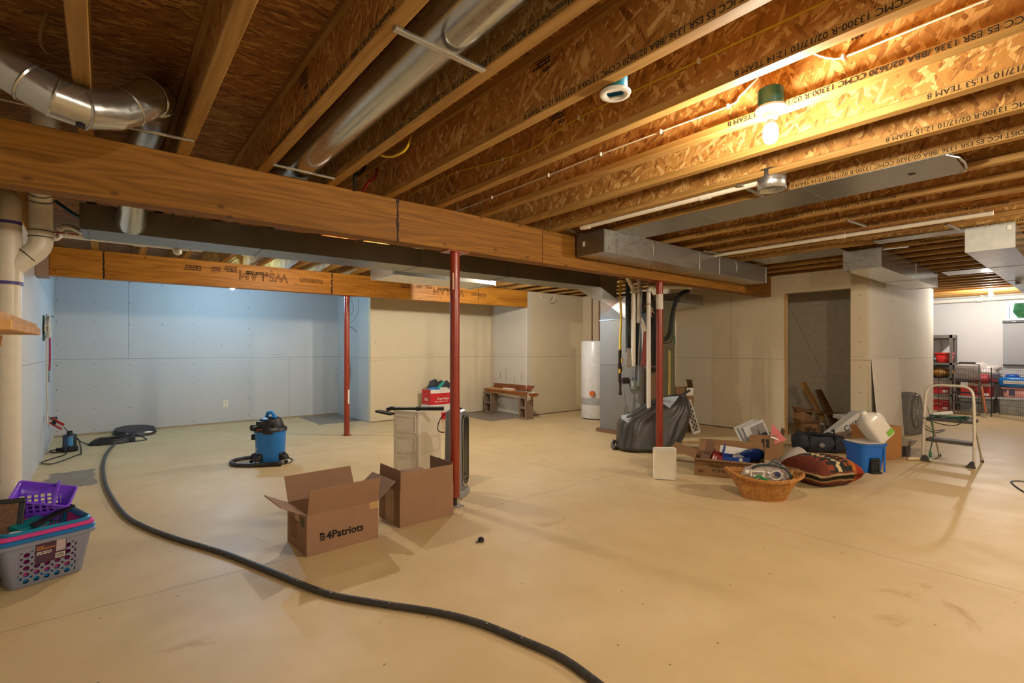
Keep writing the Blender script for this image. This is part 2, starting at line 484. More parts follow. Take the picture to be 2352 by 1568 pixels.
# ------------------------------------------------------------------ the room
JB, JT = 2.32, 2.622                                   # underside of joists, underside of subfloor
M_floor = mat_floor()
M_osb_web = mat_osb('strand_board_web', 'yz', '6a3d14', 'ab7838', 'd8b170', ((1.2, 12, 55), (0.45, 13, 60), (2.1, 12, 50)))
M_osb_sub = mat_osb('strand_board_subfloor', 'xy', '4a2c10', '936028', 'c2964e', ((0.15, 10, 70), (-0.30, 10, 78), (0.5, 11, 64)))
M_flange = mat_wood('joist_flange_timber', 'y', '7f5b28', 'a67d40', 'bd985a', 110, 0.0, 0.6, 0.7)
M_beam = mat_wood('laminated_beam_timber', 'x', '5c3a0c', '8a5a16', 'a4702a', 60, 0.05, 0.65, 1.0)
M_beam2 = mat_wood('pale_laminated_beam_timber', 'x', '7c4812', 'b47824', 'cc9238', 60, 0.04, 0.5, 0.8)
M_lumber = mat_wood('lumber_x', 'x', '9a6c36', 'c3965a', 'd8b47c', 80, 0.0, 0.6, 0.8)
M_lumber_z = mat_wood('lumber_z', 'z', '9a6c36', 'c3965a', 'd8b47c', 80, 0.0, 0.6, 0.8)
M_lumber_dark = mat_wood('stained_board', 'y', '5c2c12', '8a4a22', 'a9673a', 80, 0.0, 0.45, 0.8)
M_lumber_brown = mat_wood('brown_lumber', 'x', '4a3016', '6e4c28', '8a6438', 80, 0.0, 0.6, 0.8)
M_galv = mat_galv('galvanised_steel')
M_galv_dark = mat_galv('dark_galvanised_steel', '8f8c80', 0.40, 0.06)
M_galv_bright = mat_galv('bright_galvanised_steel', 'd0d0cb', 0.25, 0.06)
M_pvc = pm('d6cdb9', 0.35, var=.05)
M_white = pm('dcd8cc', 0.45, var=.03)
M_black = pm('17171a', 0.45, var=.2)
M_darkgrey = pm('3a3a3c', 0.5)
M_grey = pm('84858a', 0.45)
M_ink = pm('1d130c', 0.9)
M_redpost = pm('8a3018', 0.32, var=.14, scale=6, coat=.2)
M_dry_x = mat_drywall('plasterboard_rear', 'x', 'bdbcb8', -0.53 + .0, joint=((0.30, 1.10, 3.0), (2.60, 0.0, 1.10)))
M_dry_l = mat_drywall('plasterboard_left', 'y', 'c2c2c0', 9.45)
M_dry_jog = mat_drywall('plasterboard_jog', 'y', 'bcbcb8', 8.0)
M_dry_cream = mat_drywall('plasterboard_cream', 'x', 'd4c8aa', 3.55)
M_dry_niche = mat_drywall('plasterboard_niche_side', 'y', 'cdc4b2', 6.85)
M_dry_niche_b = mat_drywall('plasterboard_niche_rear', 'x', 'd0c2a2', 6.05)
M_dry_stair = mat_drywall('plasterboard_stair', 'y', 'd0c2a4', 2.0, joint=((3.75, 1.10, 3.0),))
M_dry_end = mat_drywall('plasterboard_stair_end', 'x', 'd6cfc2', 7.6, joint=((11.0, 1.1, 3.0),), pitch=0.61)
M_far = pm('cbcbcc', 0.8, var=.03, scale=2)

TH = 0.11
struct(MB().box((-0.75, -2.8, -0.12), (14.2, 9.8, 0)).build('floor', M_floor))
struct(MB().box((-0.75, -2.8, JT), (14.2, 9.8, JT + 0.02)).build('ceiling', M_osb_sub))
XL, XS, XF = -0.53, 7.60, 13.60
struct(MB().box((XL - TH, -2.6, 0), (XL, 9.45 + TH, JB)).build('wall_left', M_dry_l))
struct(MB().box((XL, 9.45, 0.02), (3.49, 9.45 + TH, JB)).build('wall_rear', M_dry_x))
struct(MB().box((3.49, 7.95 + TH, 0), (3.49 + TH, 9.45 + TH, JB)).build('wall_jog', M_dry_jog))
struct(MB().box((3.49, 7.95, 0.01), (6.05, 7.95 + TH, JB)).build('wall_alcove', M_dry_cream))
struct(MB().box((6.05, 6.85, 0.01), (6.05 + TH, 7.95 + TH, JB)).build('wall_niche_side', M_dry_niche))
struct(MB().box((6.05 + TH, 6.85, 0.01), (XS, 6.85 + TH, JB)).build('wall_niche', M_dry_niche_b))
D0, D1, DH = 2.137, 2.957, 2.05
struct(MB().box((XS, D1, 0.01), (XS + TH, 6.85 + TH, JB)).box((XS, 1.955, 0.01), (XS + TH, D0, JB)).box((XS, D0, DH), (XS + TH, D1, JB)).build('wall_stair', M_dry_stair))
struct(MB().box((XS + TH, 1.955, 0.01), (11.48, 1.955 + TH, JB)).build('wall_stair_end', M_dry_end))
struct(MB().box((11.48 - TH, 1.955 + TH, 0), (11.48, 5.0, JB)).build('wall_beyond', M_far))
struct(MB().box((11.48, 5.0, 0), (XF, 5.0 + TH, JB)).build('wall_far_side', M_far))
struct(MB().box((XL, -2.6 - TH, 0), (XF, -2.6, JB)).build('wall_front', pm('b8b2a6', .85)))
WY0, WY1, WZ0, WZ1 = 0.60, 1.225, 1.795, 2.18
struct(MB().box((XF, -2.6, 0), (XF + TH, WY0, JB)).box((XF, WY1, 0), (XF + TH, 5.1, JB)).box((XF, WY0, 0), (XF + TH, WY1, WZ0)).box((XF, WY0, WZ1), (XF + TH, WY1, JB)).build('wall_far', M_far))
# rim boards closing the joist bays
rim = MB().box((XL - .04, -2.64, JB), (XL, 9.5, JT)).box((XL, -2.64, JB), (XF, -2.6, JT)).box((XF, -2.6, JB), (XF + .04, 5.1, JT))
rim.box((XL, 9.46, JB), (3.6, 9.5, JT)).box((3.6, 8.07, JB), (6.16, 8.11, JT)).box((6.16, 6.97, JB), (7.72, 7.01, JT)).box((7.72, 4.3, JB), (11.5, 4.34, JT)).box((11.5, 5.06, JB), (XF, 5.10, JT))
rim.box((3.6, 8.11, JB), (3.64, 9.5, JT)).box((6.16, 7.01, JB), (6.2, 8.11, JT)).box((7.72, 4.34, JB), (7.76, 7.01, JT)).box((11.5, 4.34, JB), (11.54, 5.1, JT))
struct(rim.build('trim_rim_board', M_flange))
# bottom plates showing under the boards, corner beads, doorway studs
bp = MB().box((XL, 9.425, 0.0), (3.47, 9.45, 0.022))
struct(bp.build('baseboard_rear', pm('9c8768', .8)))
struct(MB().box((6.16, 6.835, 0), (XS, 6.85, 0.012)).box((3.5, 7.935, 0), (6.05, 7.95, 0.012)).build('baseboard_alcove', pm('6b5b45', .8)))
struct(MB().box((XS - .014, D1, 0), (XS, 6.85, 0.012)).build('baseboard_stair', pm('5a4a35', .8)))
struct(MB().box((6.035, 6.835, 0.01), (6.05, 6.85, JB)).build('trim_corner_bead', M_white))
struct(MB().box((XS - .004, D1 - .014, 0.0), (XS + .05, D1 - .001, DH)).build('trim_doorway_studs', M_lumber_z))
# the closet under the stairs
struct(MB().box((8.86, 1.96 + TH, 0), (8.90, 3.62, JB)).box((XS + TH, 3.58, 0), (8.86, 3.62, JB)).build('wall_closet', pm('cfc5b0', .85)))
nk = MB().hexa([(8.18, 2.07, 0.0), (8.86, 2.07, 0.0), (8.86, 2.99, 0.55), (8.18, 2.99, 0.55), (8.2, 2.07, 0.02), (8.86, 2.07, .02), (8.86, 2.99, 2.0), (8.2, 2.99, 2.0)])
sa, sb2 = onx(1806, 690, 8.855), onx(1905, 890, 8.855)
struct(MB().hexa([(8.85, sa.y, sa.z), (8.859, sa.y, sa.z), (8.859, sb2.y, sb2.z), (8.85, sb2.y, sb2.z), (8.85, sa.y, sa.z + .012), (8.859, sa.y, sa.z + .012), (8.859, sb2.y, sb2.z + .012), (8.85, sb2.y, sb2.z + .012)]).build('trim_closet_shade_line', pm('bfb5a0', .85)))  # shading line of the sloped soffit, made as a thin darker strip

# window and what lies outside it
wf = MB()
for a, b in (((WY0, WZ0), (WY1, WZ0 + .05)), ((WY0, WZ1 - .05), (WY1, WZ1)), ((WY0, WZ0 + .05), (WY0 + .05, WZ1 - .05)), ((WY1 - .05, WZ0 + .05), (WY1, WZ1 - .05)), ((.895, WZ0 + .05), (.925, WZ1 - .05))):
    wf.box((XF - .012, a[0], a[1]), (XF + .06, b[0], b[1]))
win = struct(wf.build('window_1', pm('d8dde2', .4), bev=.004))
struct(MB().box((XF + .02, WY0 + .05, WZ0 + .05), (XF + .026, WY1 - .05, WZ1 - .05)).build('window_pane', pm('f4fbff', .02, var=0, trans=1.0), win))
def hedge(p): return 1 + .16 * math.sin(9 * p.x + 3 * p.z) * math.sin(11 * p.y + 5 * p.z) + .10 * math.sin(23 * p.y + 17 * p.z)
tag(MB().ell((16.6, -.1, 1.85), (1.0, 1.3, 1.0), None, 60, 40, hedge).build('bush', pm('6f9a55', .8, var=.5, scale=9), smooth=60), 'leafy green bush outside the small basement window', 'bush')
struct(MB().box((13.9, -6, 1.2), (30, 8, 1.4)).build('ground', pm('6d7a4c', .9, var=.3)))

# ------------------------------------------------------------------ joists
def joist_proto(L):
    w = MB().box((-.005, 0, .036), (.005, L, .266)); fl = MB().box((-.029, 0, 0), (.029, L, .038)); ft = MB().box((-.029, 0, .264), (.029, L, .302))
    return w, fl, ft
ORD = ['leftmost', 'second', 'third', 'fourth', 'fifth', 'sixth', 'seventh', 'eighth', 'ninth', 'tenth', 'eleventh', 'twelfth', 'thirteenth', 'fourteenth', 'fifteenth', 'sixteenth', 'seventeenth', 'eighteenth', 'nineteenth', 'twentieth', 'twenty-first', 'twenty-second', 'twenty-third', 'twenty-fourth', 'twenty-fifth', 'twenty-sixth', 'twenty-seventh', 'twenty-eighth', 'twenty-ninth', 'thirtieth', 'thirty-first', 'thirty-second', 'thirty-third', 'thirty-fourth']
JP = {}
FULL = 'Alexandria-EXP BCI 5000s - 1.8 JOIST ICC ES ESR 1336 /BBA 02/3620 CCMC 13300-R 02/17/10 12:14 TEAM 8'
# the y at which the printed line ends, on the joists where the photograph shows it
PRINT = {3: (1.75, FULL), 2: (2.6, FULL), 1: (3.0, FULL), 4: (0.94, FULL), 5: (1.17, FULL), 6: (0.49, FULL.replace('12:14', '11:53')), 7: (0.73, FULL.replace('12:14', '12:15')), 8: (1.345, FULL), 9: (2.2, FULL.replace('TEAM 8', 'TEAM 7')), 10: (2.5, FULL.replace('TEAM 8', 'TEAM 7').replace('12:14', '20:10')), 11: (2.55, FULL), 12: (2.0, FULL), 13: (2.3, FULL), 14: (1.5, FULL.replace('12:14', '11:54')), 15: (1.2, FULL)}
for i, k in enumerate(range(-1, 33)):
    xc = .370 + .4064 * k - .029
    y1 = 9.44 if xc < 3.55 else 8.05 if xc < 6.1 else 6.95 if xc < 7.68 else 4.28 if xc < 11.45 else 5.04
    if xc > XF - .05: break
    y0 = -2.58; L = y1 - y0
    lab = 'wooden I-joist under the subfloor, %s from the left' % ORD[i]
    if k == -1: lab = 'leftmost wooden I-joist, crossing just above the round elbow duct'
    if k in (4, 5, 6, 7, 8): lab += ', black print along its lower edge'
    j = thing('floor_joist', lab, 'joist', (xc, y0, JB), 0, 'floor joists')
    if y1 not in JP:
        w, fl, ft = joist_proto(L)
        JP[y1] = (w.build('web', M_osb_web, j), fl.build('bottom_flange', M_flange, j, bev=.003, seg=1), ft.build('top_flange', M_flange, j))
    else:
        for p in JP[y1]:
            c = p.copy(); COL.objects.link(c); c.parent = j
    if k in PRINT:
        ye, s_ = PRINT[k]
        text(s_, .034, M_ink, j, basis((0, 1, 0), (0, 0, -1), (-.0298, ye - y0, .0305)), align='RIGHT')

# mill stamps on the webs nearest the lamp
def stamp(k, y, z):
    j = bpy.data.objects.get('floor_joist' if k == -1 else 'floor_joist.%03d' % (k + 1))
    M = basis((0, 1, 0), (0, 0, -1), (-.0058, y + 2.58, z - JB))
    text('APA', .026, M_ink, j, M, name='mill_stamp', bold=.0006); scribble(j, M @ T((0, -.025, 0)), 6, .009, .12, M_ink, 'stamp_lines', k)
for k, y, z in ((4, 1.9, 2.52), (3, 1.6, 2.53), (2, 1.9, 2.52), (5, .62, 2.53), (7, 2.6, 2.50), (6, 1.1, 2.53), (1, 2.4, 2.5)): stamp(k, y, z)

# ------------------------------------------------------------------ beams and posts
def beam(name, label, x0, x1, yf, slope, m, joints):
    r = thing(name, label, 'beam', (x0, yf, 2.018), math.atan(slope)); L = (x1 - x0) * math.sqrt(1 + slope * slope)
    for i in range(3):
        cuts = [0] + (joints if i == 0 else []) + [L]
        for a, b in zip(cuts[:-1], cuts[1:]):
            MB().box((a + (.003 if a else 0), i * .0445, 0), (b - (.003 if b < L else 0), i * .0445 + .043, .302)).build('timber_ply', m, r, bev=.0025, seg=1)
    return r
B1Y = lambda x: 3.262 - .0157 * x
b1x = [ony(px, 520, 3.22).x for px in (915, 1245, 1421, 1686)]
beam('main_beam', 'orange laminated timber beam across the front, carried by two red posts', XL + .002, XS - .004, B1Y(XL), -.0157, M_beam, [x - XL for x in b1x])
def joint_stain(r, x, seed):
    rn = random.Random(seed); n_ = 16
    L_ = [(x - rn.uniform(.002, .014), .302 * k / n_) for k in range(n_ + 1)]; R_2 = [(x + rn.uniform(.002, .014), .302 * k / n_) for k in range(n_ + 1)]
    MB().prism(L_ + R_2[::-1], 0, .0008, T((0, 0, 0), 0, PI / 2)).build('glue_stain', pm('2a1a12', .8), r)
joint_stain(bpy.data.objects['main_beam'], b1x[0] - XL, 4)
jm = MB()
random.seed(3)
B2Y = lambda x: 7.040 - .0340 * (x + .5)
b2 = beam('rear_beam', 'pale laminated timber beam at the back with large upside-down lettering', XL + .10, 6.045, B2Y(XL + .1), -.0340, M_beam2, [ony(px, 640, 6.95).x - XL - .1 for px in (238, 762, 1092)])
joint_stain(b2, ony(238, 640, 6.95).x - XL - .1, 9)
joint_stain(b2, ony(762, 640, 6.95).x - XL - .1, 5)
def b2text(x, z, s, size, outline=0.0):
    text(s, size, M_ink, b2, basis((-1, 0, 0), (0, 0, -1), (x - XL - .1, -.0012, z - 2.018)), outline=outline)
for xx in (2.02, 4.78):
    b2text(xx - .12, 2.235, 'WS-LAM', .155, .0028)
    b2text(xx + .34, 2.205, 'nuenun', .105, .0022)
    for dx, dz, n_, w_, h_ in ((-.36, .07, 2, .30, .012), (-.72, .075, 4, .14, .010), (-.90, .07, 3, .10, .010), (-1.10, .06, 3, .18, .012)):
        scribble(b2, basis((-1, 0, 0), (0, 0, -1), (xx + dx - XL - .1, -.0006, 2.235 + dz - .07 - 2.018 - .02)), n_, h_, w_, M_ink, 'mill_print', int(50 * xx - 10 * dx))
tag(MB().box((XL + .004, 6.93, 2.0), (XL + .098, 7.25, 2.3)).build('bearing_block', pm('a58a78', .85)), 'pinkish block under the left end of the rear beam', 'block')

def post(label, x, y, z0, cap=True):
    r = thing('steel_post', label, 'post', (x, y, 0), 0, 'red steel posts')
    MB().cyl((0, 0, z0), (0, 0, 2.008), .0385, n=28).build('shaft', M_redpost, r, smooth=1)
    MB().cbox((0, 0, 2.0125), (.20, .125, .009)).build('cap_plate', M_redpost, r, bev=.002)
    if z0 > .03:
        MB().cyl((0, 0, .006), (0, 0, z0 + .02), .019, n=14).build('jack_screw', pm('4b3a30', .5, .6), r, smooth=1)
    MB().cbox((0, 0, .004), (.11, .11, .008)).build('base_plate', pm('8b7f72', .6) if z0 > .03 else M_redpost, r)
    return r
pa = post('red steel post at the back, left of the blue-lit wall corner', 2.713, B2Y(2.713) + .066, .012)
pb = post('red steel post in front, beside the open cardboard boxes', 2.149, B1Y(2.149) + .066, .075)
pc = post('red steel post in front of the dark covered heap', 4.902, B1Y(4.902) + .066, .012)
MB().cbox((-.031, -.026, 1.78), (.014, .004, .13), T((0, 0, 0))).build('paper_label', pm('b9a184', .8), pb)
MB().cbox((0.012, -.0395, .56), (.02, .003, .20)).build('paper_label', M_white, pa)
MB().lathe([(.0400, 1.70), (.0400, 1.87)], 28, None, False, False).build('tape_wrap', pm('c9c2b4', .8), pc, smooth=1)

# ------------------------------------------------------------------ lamps
def bulb_fixture(label, x, y, zb, power, col, boxcol='1d5a57', side=None):
    """keyless lampholder on a plastic ceiling box, with its glowing bulb"""
    r = thing('bulb_fixture', label, 'light', (x, y, zb))
    MB().lathe([(.05, 0.002), (.053, .01), (.053, .075), (.046, .08)], 10).build('ceiling_box', pm(boxcol, .4), r, smooth=1)
    MB().box((.04, -.012, .02), (.07, .012, .06)).build('box_bracket', pm(boxcol, .4), r)
    MB().lathe([(.052, 0), (.062, -.003), (.062, -.012), (.045, -.022), (.030, -.028), (.028, -.052), (.022, -.055)], 28).build('lampholder', pm('d9d6cb', .35), r, smooth=1)
    MB().lathe([(.0135, -.052), (.0150, -.066), (.022, -.078)], 20).build('bulb_neck', M_white, r, smooth=1)
    A = 4 * PI * .031 ** 2 * 1.15
    g = MB().lathe([(.021, -.0775), (.028, -.092), (.031, -.112), (.031, -.128), (.027, -.146), (.017, -.158), (.004, -.162)], 20)
    g.build('glowing_bulb', mat_emit('lit_bulb', col, power / (PI * A)), r, smooth=1)
    return r
bulb_fixture('bare glowing bulb hanging under the right-hand joists, green ceiling box', 2.272, .942, 2.315, BULB_MAIN, WARM)
bulb_fixture('cold white bulb peeping out under the rear beam', 1.44, 8.05, 2.262, BULB_REAR, COOL)
bulb_fixture('bright bulb glowing in the far room near the small window', 12.15, 1.28, 2.335, BULB_FAR, NEUT)
bulb_fixture('bulb tucked up between the trunk duct and the alcove', 4.40, 5.07, 2.318, BULB_MID, NEUT)
bulb_fixture('bulb hidden behind the rear edge of the trunk duct', 1.866, 5.24, 2.318, BULB_MIDL, WARM)
bulb_fixture('unseen bulb added behind the photographer as fill light', .95, -1.45, 2.315, FILL_NEAR, WARM)  # unseen bulb added to brighten the front of the room
bulb_fixture('bulb beyond the right edge of the photograph', 5.15, -1.25, 2.315, BULB_RIGHT, WARM)

# empty ceiling box with white ring, right of a joist
eb = thing('ceiling_outlet', 'blue ceiling box with a round white open cover, no bulb', 'electrical box', (1.640, 1.30, 2.30))
MB().lathe([(.050, .012), (.050, .10)], 18, None, False, True).build('plastic_box', pm('1f86a8', .35), eb, smooth=1, solid=.003)
ring = MB()
ring.rings([[(r_ * math.cos(2 * PI * j / 32), r_ * math.sin(2 * PI * j / 32), z_) for j in range(32)] for r_, z_ in ((.036, .004), (.050, .0), (.062, .002), (.065, .010), (.060, .014), (.036, .012))], False, False, True, None, True)
ring.build('cover_ring', pm('d4d2c8', .4), eb, smooth=1)
for a in (0.5, 3.64): MB().box((.024, -.026, .003), (.044, .026, .010), Matrix.Rotation(a, 4, 'Z')).build('socket_plate', pm('cfcabb', .4), eb)
MB().tube(spline([(0, 0, .09), (.02, .01, .05), (-.01, .02, .03), (.0, -.02, .05), (.01, 0, .09)], 6), .003, 6).build('wire', pm('c7b21f', .5), eb)

# ------------------------------------------------------------------ ducts
def box_duct(b, x0, x1, yf, d, z0, z1, seams, rib=.004):
    b.box((x0, yf, z0), (x1, yf + d, z1))
    for s_ in seams: b.box((s_ - .012, yf - rib, z0 - rib), (s_ + .012, yf + d + rib, z1))
    return b
# trunk behind the main beam: slightly skewed like in the photograph
tr = thing('trunk_duct', 'long dark rectangular sheet-metal duct behind the main beam', 'duct', (-.13, 4.72, 2.115), math.atan(-.036))
box_duct(MB(), 0, 5.50, 0, .41, 0, .188, [.03, 1.21, 2.70, 3.9]).build('duct_run', M_galv_dark, tr)  # darker steel on this run: shade behind the beam put into the colour
MB().hexa([(5.50, -.01, 0), (5.93, .07, -.13), (5.93, .47, -.13), (5.50, .41, 0), (5.50, -.01, .203), (5.93, .05, .203), (5.93, .47, .203), (5.50, .41, .203)]).build('duct_elbow', M_galv, tr)
for x in (.55, 2.72): MB().box((x, -.006, .05), (x + .014, -.002, .203)).build('hanger_strap', M_galv_dark, tr)
# take-off on the trunk, pipe over the beam, elbow under the joist and away to the left
rd = thing('round_elbow_duct', 'shiny round steel duct with jointed elbows at the upper left', 'duct', (0, 0, 0))
take = MB().tube([(.165, 4.707, 2.205), (.165, 4.62, 2.22), (.165, 4.50, 2.245), (.165, 4.34, 2.31)], [.098, .096, .082, .078], 28)
take.build('takeoff_cone', M_galv_bright, rd, smooth=1)
riser = MB().tube(spline([(.165, 4.34, 2.31), (.17, 4.10, 2.43), (.18, 3.7, 2.455), (.20, 3.30, 2.46), (.20, 3.02, 2.46)], 6), .076, 28)
riser.build('pipe', M_galv, rd, smooth=1)
EL = [(.20, 3.02, 2.46), (.20, 2.90, 2.445), (.165, 2.80, 2.40), (.085, 2.76, 2.315), (.035, 2.73, 2.272), (-.06, 2.68, 2.232), (-.15, 2.66, 2.240), (-.22, 2.66, 2.275), (-.54, 2.70, 2.475)]
el = MB().tube(EL, [.079] * 9, 32)
el.build('elbow', M_galv_bright, rd, smooth=13)
def bead(i):
    a, b, c = Vector(EL[max(i - 1, 0)]), Vector(EL[i]), Vector(EL[min(i + 1, len(EL) - 1)])
    t = (c - a).normalized()
    return MB().tube([tuple(b - t * .006), tuple(b), tuple(b + t * .006)], [.0795, .0840, .0795], 32, False)
bb = MB()
for i in (1, 2, 3, 5, 6, 7):
    q = bead(i); bb.add(q.v, q.f)
bb.build('seam_bead', M_galv_bright, rd, smooth=60)
MB().ell((-.07, 2.665, 2.152), (.017, .017, .006), None, 14, 8).build('plug', M_black, rd, smooth=1)
# duct along the front of the main beam, with its end cap
fd = thing('cap_end_duct', 'rectangular galvanised duct hugging the front of the main beam', 'duct', (3.43, 2.843, 2.115), math.atan(-.006))
box_duct(MB(), 0, 3.27, 0, .325, 0, .203, [1.62, 2.05, 3.25]).build('duct_run', M_galv, fd)
MB().box((-.004, -.003, -.003), (.006, .328, .206)).build('end_cap', M_galv_dark, fd)
MB().box((-.0065, .22, .08), (-.0045, .25, .125)).build('sticker', M_white, fd)
for x in (.75, 2.45):
    MB().box((x, -.005, .06), (x + .02, -.001, .203)).box((x - .02, -.006, .16), (x + .04, -.001, .195)).build('hanger_strap', M_galv_bright, fd)
# duct running along the stair wall into the far room
sd = thing('stair_wall_duct', 'box duct with end cap above the corner of the stair wall', 'duct', (6.32, 1.50, 2.115))
box_duct(MB(), 0, 2.74, 0, .345, 0, .203, [1.52, 2.73]).build('duct_run', M_galv_bright, sd)
MB().box((-.004, -.003, -.003), (.006, .348, .206)).build('end_cap', M_galv, sd)
rd4 = thing('far_right_duct', 'box duct with pale end cap at the right edge of the photograph', 'duct', (5.92, .478, 2.108))
box_duct(MB(), 0, 6.4, 0, .31, 0, .21, [1.35, 2.9, 4.4]).build('duct_run', M_galv_bright, rd4)
MB().box((-.004, -.003, -.003), (.006, .313, .213)).build('end_cap', pm('b9b9b2', .45, .5), rd4)
MB().box((-.0065, .02, .155), (-.0045, .045, .19)).build('sticker', M_white, rd4)
for i, (dx, dz) in enumerate(((2.9, -.055),)):
    MB().cyl((dx, .155, 0), (dx, .155, dz), .08, n=24).build('outlet_collar', M_galv_bright, rd4, smooth=1)
# low duct between trunk and rear beam
ld = thing('return_duct', 'short galvanised duct with bright end strips between trunk duct and rear beam', 'duct', (2.585, 5.27, 2.115))
box_duct(MB(), 0, 1.51, 0, .62, 0, .203, [.03, 1.495], .006).build('duct_run', M_galv_bright, ld)
# round duct lying in a joist bay
bd = thing('round_bay_duct', 'long round steel duct lying between two joists, upper left of centre', 'duct', (.975, 0, 2.43))
MB().tube([(0, -1.2, 0), (0, 1.55, 0)], .102, 32).build('pipe', M_galv_bright, bd, smooth=1)
MB().tube([(0, 1.53, 0), (0, 3.12, 0), (0, 3.30, .01)], [.094, .094, .10], 32).build('pipe', M_galv_bright, bd, smooth=1)
MB().tube(spline([(0, 3.30, 0.0), (0, 3.5, 0.0), (-.02, 3.75, .02), (-.05, 4.3, .02)], 5), .092, 28).build('elbow', M_galv, bd, smooth=1)
# sheet-metal panning under joist bays
def pan(label, x0, x1, y0, y1, holes=()):
    r = thing('joist_pan', label, 'sheet metal', (x0, y0, JB))
    MB().box((0, 0, -.003), (x1 - x0, y1 - y0, -.0005)).build('sheet', M_galv, r)
    for q in range(1, int((y1 - y0) / .75) + 1): MB().box((0, q * .75, -.0045), (x1 - x0, q * .75 + .012, -.003)).build('lap_seam', M_galv_bright, r)
    return r
p_ = pan('sheet-metal panel closing a joist bay, from the cap-end duct towards the bulb', 3.57, 4.02, .53, 2.84)
MB().tube([(0, .03, -.002), (.12, -.012, -.002), (.24, -.02, -.002), (.36, -.012, -.002), (.45, .03, -.002)], .006, 8).build('rolled_end', M_galv_bright, p_)
MB().ell((.24, .22, -.0035), (.028, .020, .001), None, 16, 6).build('hole', M_black, p_)
pan('sheet-metal panel under the joists left of the stair-wall duct', 6.0, 6.46, 1.80, 2.72)
pan('narrow shiny sheet-metal panel between the two right-hand box ducts', 5.88, 6.10, .80, 1.47)
pan('narrow shiny sheet-metal strip in the far room ceiling', 9.0, 9.5, .9, 1.45)
# collar hanging from a bay
cl = MB()
n = 48
cl.rings([[((.078 + (.0025 if j % 2 else 0) * (1 if q else .3)) * math.cos(2 * PI * j / n), (.078 + (.0025 if j % 2 else 0)) * math.sin(2 * PI * j / n), z_) for j in range(n)] for q, z_ in ((1, 0), (1, .05), (0, .062), (0, .12))], False, False)
cc = tag(cl.build('duct_collar', M_galv, None, smooth=50, solid=.002, M=T((3.235, 1.335, 2.245))), 'short crimped round duct collar poking out below the joists', 'duct collar')
# straps across the joists
def bar(label, p0, p1, w=.02, m=None, t=.012):
    p0, p1 = Vector(p0), Vector(p1); d = (p1 - p0)
    o = MB().box((0, -w / 2, -t), (d.length, w / 2, 0)).build('duct_strap', m or M_galv_bright, None, bev=.002, M=T(p0, math.atan2(d.y, d.x)))
    return tag(o, label, 'strap', 'straps across the joists')
zb_ = JB - .001
bar('pale metal strap carrying the round bay duct near the camera', (.745, 1.51, zb_), (1.125, 1.52, zb_), .026)
bar('pale metal strap under the far end of the round bay duct', (.755, 3.075, zb_), (1.12, 3.085, zb_), .016)
bar('thin metal strap right of the round elbow duct', (.03, 3.01, zb_), (.36, 2.99, zb_), .014)
bar('thin metal strap left of the round elbow duct', (-.50, 3.005, zb_), (-.10, 3.017, zb_), .014)
bar('metal strap beside the crimped duct collar', (3.17, 1.515, zb_), (3.55, 1.52, zb_), .024)
bar('metal strap at the near corner of the cap-end duct', (3.17, 3.05, zb_), (3.47, 3.13, zb_), .018)
bar('metal strap above the middle of the cap-end duct', (5.05, 2.79, zb_), (5.45, 2.74, zb_), .024)
bar('metal strap right of the sheet-metal panel, mid ceiling', (4.75, 1.36, zb_), (5.10, 1.32, zb_), .024)
bar('metal strap above the end cap of the stair-wall duct', (6.40, 1.72, zb_), (6.47, 1.30, zb_), .024)
bar('metal strap left of the far right duct', (5.55, .86, zb_), (5.92, .82, zb_), .024)

# ------------------------------------------------------------------ pipes and cables
def ring_band(b, p, axis, r, w):
    p = Vector(p); t = Vector(axis).normalized() * w / 2
    return b.tube([tuple(p - t), tuple(p + t)], r, 24, False)
M_purple = pm('4a3f86', .5)
ds = thing('drain_stack', 'fat cream plastic drain pipe with a Y branch at the left edge', 'pipe', (-.45, 4.36, 0))
MB().tube([(0, 0, .0), (0, 0, 1.70)], .0575, 28).build('pipe', M_pvc, ds, smooth=1)
w_ = MB().tube([(0, 0, 1.66), (0, 0, 1.665), (0, 0, 1.76), (0, 0, 2.02)], [.0575, .066, .066, .060], 28)
w_.tube(spline([(.0, 0, 1.74), (.055, 0, 1.80), (.12, 0, 1.87), (.145, 0, 1.93), (.145, 0, 2.0)], 4), .060, 26)
w_.build('wye_fitting', M_pvc, ds, smooth=40)
MB().tube(spline([(0, 0, 1.98), (0, 0, 2.10), (-.005, .03, 2.18), (-.04, .10, 2.22), (-.08, .17, 2.24)], 5), .059, 24).build('elbow', M_pvc, ds, smooth=1)
MB().tube(spline([(.145, 0, 1.98), (.145, 0, 2.15), (.145, -.04, 2.22), (.155, -.14, 2.29), (.18, -.40, 2.39), (.22, -.80, 2.44), (.225, -1.12, 2.45), (.19, -1.27, 2.458), (.10, -1.33, 2.465), (-.08, -1.35, 2.47)], 5), .0575, 24).build('branch_pipe', M_pvc, ds, smooth=1)
for p_, a_, r_ in (((.145, 0, 2.00), (0, 0, 1), .0625), ((.145, 0, 1.96), (0, 0, 1), .0625), ((.145, -.055, 2.235), (0, -1, 1), .061), ((.145, -.02, 2.195), (0, -.6, 1), .0625), ((.085, 0, 1.835), (1, 0, 1), .0625)):
    ring_band(MB(), p_, a_, r_, .006).build('joint_line', pm('2b241e', .6), ds, smooth=1)
for z_, r_ in ((1.655, .0665), (2.03, .0612)): ring_band(MB(), (0, 0, z_), (0, 0, 1), r_, .02).build('primer_band', M_purple, ds, smooth=1)
dh = thing('drain_pipe', 'cream plastic drain pipe running level behind the trunk duct', 'pipe', (-.42, 5.26, 2.155))
